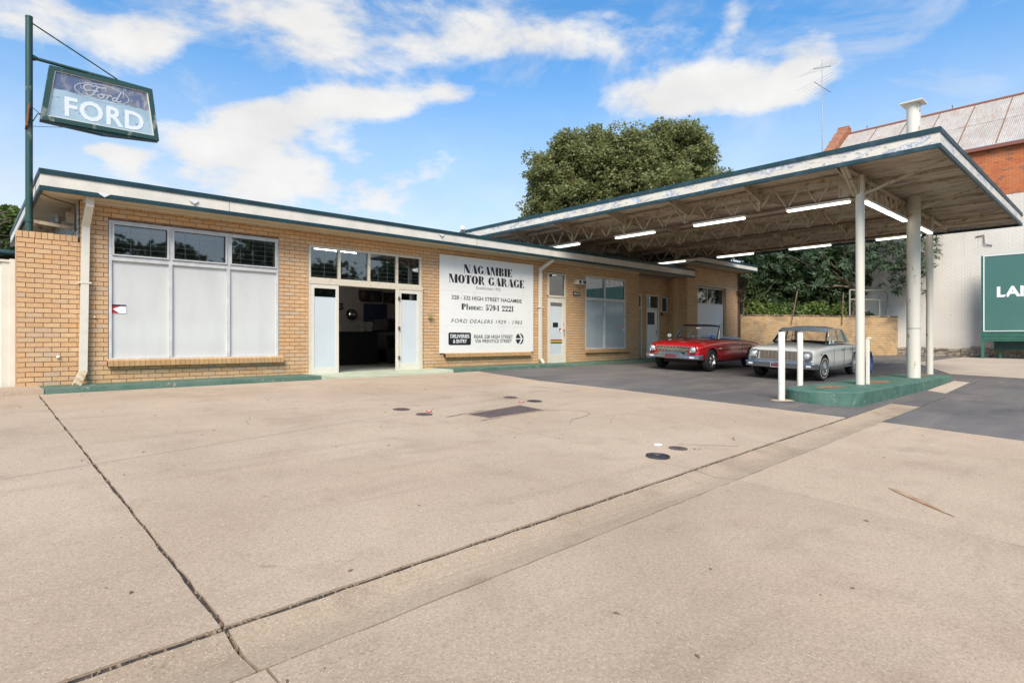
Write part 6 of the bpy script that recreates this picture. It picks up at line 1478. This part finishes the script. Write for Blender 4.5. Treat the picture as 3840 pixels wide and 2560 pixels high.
st = [(.03,.76,.40,.70,.74),(.05,.80,.38,.74,.79),(.14,.845,.34,.79,.845),(.32,.865,.31,.83,.885),(.8,.88,.27,.865,.925),(1.3,.885,.26,.885,.955),(1.7,.89,.25,.90,.955),(2.4,.895,.25,.90,.94),(3.1,.895,.26,.895,.93),(3.6,.885,.28,.87,.905),(4.1,.86,.31,.83,.86),(4.45,.82,.35,.79,.81),(4.58,.79,.40,.74,.77),(4.60,.75,.44,.70,.73)]
cab = MB(); cab.box(1.62, -.70, .50, 3.02, .70, 1.3)
gr_ = MB(); gr_.box(-.2, -.50, .515, .10, .50, .715)
loft_body(st, P_body, red, M_red, [arch(.80, .375), arch(.80, .375, 1), arch(3.58, .36), arch(3.58, .36, 1), cab, gr_])
for y in (-.665, .665): headlight(red, .02, y, .645, .082, M_chrome)
m = MB(); m.box(.085, -.50, .51, .10, .50, .72); m.build('grille_back', M_int, red, local=True)
m = MB()
for z in (.53, .553, .576, .599, .622, .668, .69): m.bar((.028, -.50, z), (.028, .50, z), .02, .008)
m.bar((.012, -.57, .645), (.012, .57, .645), .03, .018); m.bar((.014, -.55, .722), (.014, .55, .722), .03, .014); m.bar((.014, -.55, .508), (.014, .55, .508), .03, .014)
for k in range(9):
    for (z0_, z1_, sh) in ((.65, .72, 0), (.58, .64, .05), (.51, .575, 0)): y = -.44+k*.11+sh; m.bar((.022, y, z0_), (.022, y, z1_), .012, .006)
m.build('grille', M_chrome, red, local=True)
m = MB()   # bumper: rises over the plate in the middle
bp = [(.10,-.92,.50),(-.02,-.86,.475),(-.06,-.55,.47),(-.075,-.42,.475),(-.08,-.30,.545),(-.085,.30,.545),(-.08,.42,.475),(-.06,.55,.47),(-.02,.86,.475),(.10,.92,.50)]
for i in range(len(bp)-1):
    a, b_ = Vector(bp[i]), Vector(bp[i+1]); lo_a, lo_b = .36, .36
    m.hexa([(a.x+.03, a.y, lo_a), (b_.x+.03, b_.y, lo_b), (b_.x-.02, b_.y, lo_b+.03), (a.x-.02, a.y, lo_a+.03), (a.x+.03, a.y, a.z), (b_.x+.03, b_.y, b_.z), (b_.x-.005, b_.y, b_.z), (a.x-.005, a.y, a.z)])
m.build('bumper', M_dullchrome, red, local=True, smooth=False)
m = MB(); m.tube([(p[0]-.01, p[1], p[2]) for p in bp], .014, 8); m.build('bumper_lip', M_chrome, red, smooth=True, local=True)
m = MB(); m.box(-.115, -.19, .385, -.105, .19, .505); pl_ = m.build('number_plate', M_plate, red, local=True)
m = MB(); 
for q in ((-.20,.378,.20,.386), (-.20,.504,.20,.512)): m.box(-.118, q[0], q[1], -.104, q[2], q[3])
for y in (-.197, .19): m.box(-.118, y, .386, -.104, y+.007, .504)
m.build('plate_frame', M_chrome, pl_, local=True)
for y in (-.66, .66):
    m = MB(); m.box(-.075, y-.07, .395, -.055, y+.07, .445); m.build('parking_lamp', M_whitep, red, local=True, bevel=.006)
m = MB()
for k, y in enumerate((-.33, -.11, .11, .33)): m.lathe((.135, y, .825), (-.5, 0, 1), [(0,.016),(.008,.014),(.01,0)], 8)
m.build('hood_letters', M_chrome, red, local=True)
m = MB(); m.hexa([(.75,-.11,.93),(1.1,-.11,.945),(1.1,.11,.945),(.75,.11,.93),(.8,-.09,.955),(1.1,-.09,.972),(1.1,.09,.972),(.8,.09,.955)]); m.build('hood_scoop', M_dullchrome, red, local=True)
m = MB(); m.hexa([(.9,-.905,.655),(4.2,-.905,.70),(4.2,-.88,.70),(.9,-.88,.655),(.9,-.905,.662),(4.2,-.905,.72),(4.2,-.88,.72),(.9,-.88,.662)]); m.bar((1.15, -.895, .665), (4.2, -.895, .71), .02, .022); m.cyl((.98,-.893,.66), (1.35,-.895,.668), .004, .02, n=8)
m.build('side_trim', M_chrome, red, local=True)
m = MB(); m.tube([(1.50, -.900, .30), (1.50, -.902, .86)], .004, 5); m.tube([(2.85, -.906, .30), (2.85, -.904, .88)], .004, 5); m.build('door_gap', M_int, red, local=True)
m = MB(); m.bar((2.55,-.915,.80), (2.75,-.915,.80), .02, .02); m.cyl((2.70,-.9,.73), (2.70,-.915,.73), .012, n=8); m.build('door_handle', M_chrome, red, local=True)
wa = [Vector((1.42,-.70,.95)), Vector((1.80,-.60,1.335)), Vector((1.80,.60,1.335)), Vector((1.42,.70,.95))]; wm0 = Vector((1.30,0,.965)); wm1 = Vector((1.70,0,1.35))
m = MB(); m.tube([tuple(wa[0]), tuple(wa[1])], .022, 8); m.tube([tuple(wa[3]), tuple(wa[2])], .022, 8); wf = m.build('windscreen_post', M_dullchrome, red, smooth=True, local=True)
m = MB(); m.tube([tuple(wa[1]), (1.74,-.35,1.348), tuple(wm1), (1.74,.35,1.348), tuple(wa[2])], .028, 8); m.build('windscreen_header', M_int, red, smooth=True, local=True)
m = MB(); m.add([tuple(wa[0]), (1.33,-.35,.96), tuple(wm0), (1.33,.35,.96), tuple(wa[3]), tuple(wa[2]), (1.735,.35,1.34), tuple(wm1), (1.735,-.35,1.34), tuple(wa[1])], [(0,1,8,9), (1,2,7,8), (2,3,6,7), (3,4,5,6)]); m.build('windscreen', M_carglass, red, smooth=True, local=True)
m = MB(); m.bar((1.80,-.36,1.365), (1.80,-.06,1.375), .17, .014); m.bar((1.80,.10,1.375), (1.80,.45,1.365), .17, .014); m.build('sun_visor', mk('maroon_vinyl', (.10,.015,.02), .6), red, local=True)
m = MB(); m.box(1.60,-.09,1.24,1.62,.09,1.29); m.build('mirror', M_chrome, red, local=True, bevel=.008)
m = MB(); m.lathe((1.385,-.54,1.02), (-.7,0,.7), [(0,.055),(.004,.055),(.005,0)], 20); m.build('round_sticker', mk('blue_sticker', (.01,.12,.55), .4), red, local=True)
m = MB(); 
for s_ in (-1, 1): m.tube([(1.66, s_*.70, .95), (1.84, s_*.62, 1.31)], .010, 6); m.add([(1.48, s_*.71, .95), (1.66, s_*.70, .95), (1.84, s_*.615, 1.31), (1.81, s_*.61, 1.32)], [(0,1,2,3)])
m.build('quarter_vent', M_chrome, red, local=True)
m = MB(); m.lathe((1.98, .36, 1.0), (-.8,0,.45), [(-.01,.19),(0,.2),(.01,.19),(0,.18),(-.01,.19)], 26); m.tube([(1.9,.36,.92),(1.98,.36,1.0)], .03, 6); m.bar((1.98,.18,1.0), (1.98,.54,1.0), .02, .015); m.build('steering_wheel', M_vinyl, red, smooth=True, local=True)
m = MB(); m.hexa([(1.60,-.69,.82),(1.80,-.69,.78),(1.80,.69,.78),(1.60,.69,.82),(1.60,-.69,.955),(1.78,-.69,.93),(1.78,.69,.93),(1.60,.69,.955)]); m.build('dashboard', MATS['maroon_vinyl'], red, local=True)
for (x0, x1, xb) in ((2.15, 2.55, 2.62), (2.80, 3.0, 3.02)):
    m = MB(); m.hexa([(x0,-.62,.50),(x1,-.62,.50),(x1,.62,.50),(x0,.62,.50),(x0,-.62,.66),(x1,-.62,.64),(x1,.62,.64),(x0,.62,.66)]); m.hexa([(x1-.02,-.62,.52),(xb,-.62,.52),(xb,.62,.52),(x1-.02,.62,.52),(x1+.03,-.60,.93),(xb+.02,-.60,.94),(xb+.02,.60,.94),(x1+.03,.60,.93)]); m.build('seat', MATS['maroon_vinyl'], red, local=True, bevel=.03, smooth=True)
m = MB(); m.hexa([(2.96,-.66,.90),(3.55,-.60,.90),(3.55,.60,.90),(2.96,.66,.90),(2.98,-.60,1.0),(3.45,-.52,.985),(3.45,.52,.985),(2.98,.60,1.0)]); m.build('folded_top', M_vinyl, red, local=True, bevel=.04, smooth=True)
m = MB(); m.cyl((1.30,-.72,.94), (1.46,-.73,1.50), .004, .002, n=6); m.build('aerial', M_chrome, red, local=True)
m = MB(); m.lathe((1.22,.80,1.01), (-1,-.1,.05), [(-.03,.01),(-.01,.06),(0,.065),(.005,0)], 16); m.cyl((1.25,.80,.92), (1.23,.80,.99), .01, n=6); m.build('wing_mirror', M_chrome, red, smooth=True, local=True)
for (x, y, s_) in ((.80,-.775,-1), (.80,.775,1), (3.58,-.775,-1), (3.58,.775,1)): wheel(red, x, y, s_, .325, steer=0)
m = MB(); m.box(.5,-.55,.22,3.9,.55,.30); m.build('chassis', M_int, red, local=True)
m = MB(); m.tube([(4.62,-.82,.52), (4.70,-.5,.48), (4.70,.5,.48), (4.62,.82,.52)], .06, 8); m.build('rear_bumper', M_chrome, red, smooth=True, local=True)

# white sedan ------------------------------------------------------
whc = thing('white_sedan', 'off white four door sedan with grey roof, chrome grille and whitewall tyres', 'car', (16.65, 6.09, 0))
place(whc, 16.72, 6.03, R(3.0), .80, .78)
st = [(.03,.80,.40,.74,.79),(.05,.84,.37,.79,.835),(.16,.86,.34,.82,.87),(.34,.87,.31,.845,.90),(.8,.885,.28,.865,.93),(1.35,.89,.26,.88,.95),(1.8,.895,.25,.89,.95),(2.4,.90,.25,.89,.94),(3.1,.90,.26,.885,.935),(3.6,.89,.28,.875,.925),(4.1,.87,.31,.86,.90),(4.45,.84,.35,.84,.87),(4.60,.80,.40,.80,.83),(4.62,.76,.44,.76,.79)]
cab = MB(); cab.box(1.62, -.72, .55, 3.35, .72, 1.3); gr_ = MB(); gr_.box(-.2, -.53, .53, .11, .53, .755)
loft_body(st, P_body, whc, M_carwhite, [arch(.80, .375), arch(.80, .375, 1), arch(3.58, .355), arch(3.58, .355, 1), cab, gr_])
m = MB(); m.box(.09, -.53, .52, .11, .53, .76); m.build('grille_back', M_int, whc, local=True)
m = MB()
for k in range(10): m.bar((.035, -.53, .553+k*.0205), (.035, .53, .553+k*.0205), .016, .0075)
m.bar((.016,-.60,.765), (.016,.60,.765), .03, .014); m.bar((.016,-.60,.532), (.016,.60,.532), .03, .014)
for k in range(11): y = -.5+k*.1; m.bar((.045, y, .54), (.045, y, .76), .006, .006)
m.build('grille', M_chrome, whc, local=True)
for s_ in (-1, 1):
    m = MB(); m.prism([(s_*.68+.125*c_, .655+.125*d_) for c_, d_ in ((-1,-.6),(-.6,-1),(.6,-1),(1,-.6),(1,.6),(.6,1),(-.6,1),(-1,.6))], lambda a_, b2, d: (d, a_, b2), .05, .005); m.build('lamp_bezel', M_dullchrome, whc, local=True)
    headlight(whc, .0, s_*.68, .655, .083, M_chrome)
m = MB(); bp = [(.14,-.92,.46),(-.02,-.87,.455),(-.07,-.5,.455),(-.085,0,.455),(-.07,.5,.455),(-.02,.87,.455),(.14,.92,.46)]
for i in range(len(bp)-1):
    a, b_ = Vector(bp[i]), Vector(bp[i+1]); m.hexa([(a.x+.05, a.y, .33), (b_.x+.05, b_.y, .33), (b_.x-.0, b_.y, .33), (a.x-.0, a.y, .33), (a.x+.03, a.y, a.z), (b_.x+.03, b_.y, b_.z), (b_.x-.012, b_.y, b_.z), (a.x-.012, a.y, a.z)])
m.build('bumper', M_dullchrome, whc, local=True)
m = MB(); m.tube([(p[0]-.012, p[1], p[2]) for p in bp], .014, 8); m.tube([(.015,-.82,.502), (-.005,-.5,.50), (-.005,.5,.50), (.015,.82,.502)], .012, 8); m.build('bumper_lip', M_chrome, whc, smooth=True, local=True)
m = MB(); m.box(-.105,-.18,.345,-.095,.18,.445); pl_ = m.build('number_plate', M_plate, whc, local=True)
m = MB(); m.box(-.106,-.188,.338,-.094,.188,.3445); m.box(-.106,-.188,.4455,-.094,.188,.452); m.box(-.106,-.188,.3445,-.094,-.181,.4455); m.box(-.106,.181,.3445,-.094,.188,.4455); m.build('plate_frame', M_whitep, pl_, local=True)
for y in (-.74, .74):
    m = MB(); m.box(-.055, y-.06, .375, -.03, y+.06, .425); m.build('parking_lamp', M_whitep, whc, local=True, bevel=.006)
m = MB()
for y in (-.36,-.14,.10,.36): m.lathe((.13, y, .845), (-.5,0,1), [(0,.018),(.01,.014),(.012,0)], 8)
m.lathe((.5,-.885,.70), (0,-1,0), [(0,.03),(.008,.028),(.01,0)], 10)
m.build('hood_badges', M_iron, whc, local=True)
m = MB()
for x in (1.50, 2.42, 3.22): m.tube([(x, -.903, .32), (x, -.905, .86)], .004, 5)
m.build('door_gap', M_int, whc, local=True)
m = MB(); m.box(1.2,-.905,.27,3.2,-.86,.315); m.build('sill_strip', M_dullchrome, whc, local=True)
m = MB()
for x in (2.20, 3.0): m.bar((x,-.92,.80), (x+.18,-.92,.80), .022, .022); m.cyl((x+.10,-.9,.78), (x+.10,-.925,.78), .014, n=8)
m.build('door_handle', M_chrome, whc, local=True)
# greenhouse
def roofshell():
    st_ = [(1.78,.60,1.325,1.345),(1.86,.64,1.325,1.385),(2.2,.665,1.33,1.415),(2.7,.66,1.33,1.415),(3.05,.64,1.32,1.385),(3.16,.60,1.31,1.345)]
    V = []; nn = 9
    for (x, w_, ze, zc) in st_:
        for k in range(nn): u = -1+2*k/(nn-1); V.append((x + .06*(u*u), w_*u, ze+(zc-ze)*(1-abs(u)**2.6)))
    b0 = len(V); V += [(v[0], v[1]*.985, v[2]-.03) for v in V]
    F_ = []
    for i in range(len(st_)-1):
        for k in range(nn-1): F_ += [(i*nn+k, i*nn+k+1, (i+1)*nn+k+1, (i+1)*nn+k), (b0+i*nn+k, b0+(i+1)*nn+k, b0+(i+1)*nn+k+1, b0+i*nn+k+1)]
        for k in (0, nn-1): F_.append((i*nn+k, (i+1)*nn+k, b0+(i+1)*nn+k, b0+i*nn+k))
    for k in range(nn-1): F_ += [(k, k+1, b0+k+1, b0+k), ((len(st_)-1)*nn+k, (len(st_)-1)*nn+k+1, b0+(len(st_)-1)*nn+k+1, b0+(len(st_)-1)*nn+k)]
    m = MB(); m.add(V, F_); m.build('roof', M_cargrey, whc, smooth=True, local=True)
roofshell()
m = MB(); m.add([(1.62,-.66,1.265), (1.58,0,1.30), (1.62,.66,1.265), (1.86,.62,1.36), (1.80,0,1.395), (1.86,-.62,1.36)], [(0,1,4,5), (1,2,3,4)]); V2 = m.v[:]; m.add([(v[0], v[1], v[2]-.015) for v in V2], [(5,4,1,0), (4,3,2,1)]); m.build('sun_visor', M_cargrey, whc, local=True)
for s_ in (-1, 1):
    m = MB(); m.bar((1.42, s_*.70, .945), (1.84, s_*.60, 1.33), .04, .05); m.build('windscreen_pillar', M_dullchrome if s_ < 0 else M_int, whc, local=True)
    m = MB(); m.bar((2.42, s_*.735, .93), (2.40, s_*.645, 1.335), .05, .03); m.build('door_pillar', M_dullchrome, whc, local=True)
    m = MB(); m.hexa([(3.20, s_*.73, .93), (3.62, s_*.72, .93), (3.62, s_*.68, .93), (3.20, s_*.69, .93), (2.98, s_*.645, 1.34), (3.20, s_*.62, 1.33), (3.20, s_*.58, 1.33), (2.98, s_*.61, 1.34)]); m.build('rear_pillar', M_cargrey, whc, local=True)
    m = MB(); m.add([(1.50, s_*.73, .94), (2.42, s_*.735, .94), (2.40, s_*.648, 1.33), (1.88, s_*.625, 1.325)], [(0,1,2,3)]); m.build('front_side_glass', M_carglass, whc, local=True)
    m = MB(); m.add([(2.44, s_*.735, .94), (3.20, s_*.725, .94), (2.98, s_*.64, 1.33), (2.42, s_*.648, 1.33)], [(0,1,2,3)]); m.build('rear_side_glass', M_carglass, whc, local=True)
    m = MB(); m.tube([(1.72, s_*.738, .945), (1.84, s_*.632, 1.325)], .009, 6); m.tube([(2.98, s_*.735, .945), (2.86, s_*.65, 1.33)], .009, 6); m.tube([(1.5, s_*.742, .945), (3.3, s_*.738, .94)], .01, 6); m.tube([(1.86, s_*.64, 1.33), (2.4, s_*.668, 1.337), (2.98, s_*.648, 1.335), (3.26, s_*.735, .945)], .011, 6); m.build('window_trim', M_chrome, whc, smooth=True, local=True)
m = MB(); m.add([(1.42,-.69,.95), (1.30,0,.965), (1.42,.69,.95), (1.84,.60,1.33), (1.76,0,1.36), (1.84,-.60,1.33)], [(0,1,4,5), (1,2,3,4)]); m.build('windscreen', M_carglass, whc, smooth=True, local=True)
m = MB(); m.add([(3.58,-.66,.95), (3.66,0,.955), (3.58,.66,.95), (3.18,.58,1.32), (3.20,0,1.35), (3.18,-.58,1.32)], [(0,1,4,5), (1,2,3,4)]); m.build('rear_window', M_carglass, whc, smooth=True, local=True)
m = MB(); m.box(1.62,-.11,1.22,1.64,.11,1.275); m.build('mirror', M_chrome, whc, local=True, bevel=.008)
m = MB(); m.lathe((2.0,.36,.97), (-.8,0,.45), [(-.01,.2),(0,.21),(.01,.2),(0,.19),(-.01,.2)], 26); m.build('steering_wheel', M_cream, whc, smooth=True, local=True)
for (x0, x1, xb, zt_) in ((2.15,2.6,2.68,.98), (2.95,3.3,3.36,.96)):
    m = MB(); m.box(x0,-.64,.56,x1,.64,.68); m.hexa([(x1-.02,-.64,.6),(xb,-.64,.6),(xb,.64,.6),(x1-.02,.64,.6),(x1+.03,-.62,zt_),(xb+.03,-.62,zt_),(xb+.03,.62,zt_),(x1+.03,.62,zt_)]); m.build('seat', M_int, whc, local=True, bevel=.03, smooth=True)
m = MB(); m.box(1.5,-.70,.80,1.8,.70,.945); m.build('dashboard', M_int, whc, local=True)
for q_ in ([(1.33,-.1,.972), (1.28,-.45,.975)], [(1.35,.45,.972), (1.3,.1,.975)]):
    m = MB(); m.tube(q_, .008, 5); m.build('wiper', M_int, whc, local=True)
m = MB(); m.lathe((1.62,-.80,1.0), (-1,.1,0), [(-.03,.02),(-.01,.05),(0,.055),(.005,0)], 14); m.cyl((1.62,-.79,.93), (1.62,-.8,.97), .01, n=6); m.build('wing_mirror', M_chrome, whc, smooth=True, local=True)
for (x, y, s_) in ((.80,-.775,-1), (.80,.775,1), (3.58,-.775,-1), (3.58,.775,1)): wheel(whc, x, y, s_, .325, wsw=True, style='cap', steer=R(-6) if x < 2 else 0)
m = MB(); m.box(.5,-.55,.22,3.9,.55,.30); m.build('chassis', M_int, whc, local=True)
m = MB(); m.tube([(4.62,-.84,.52), (4.72,-.5,.48), (4.72,.5,.48), (4.62,.84,.52)], .06, 8); m.build('rear_bumper', M_chrome, whc, smooth=True, local=True)
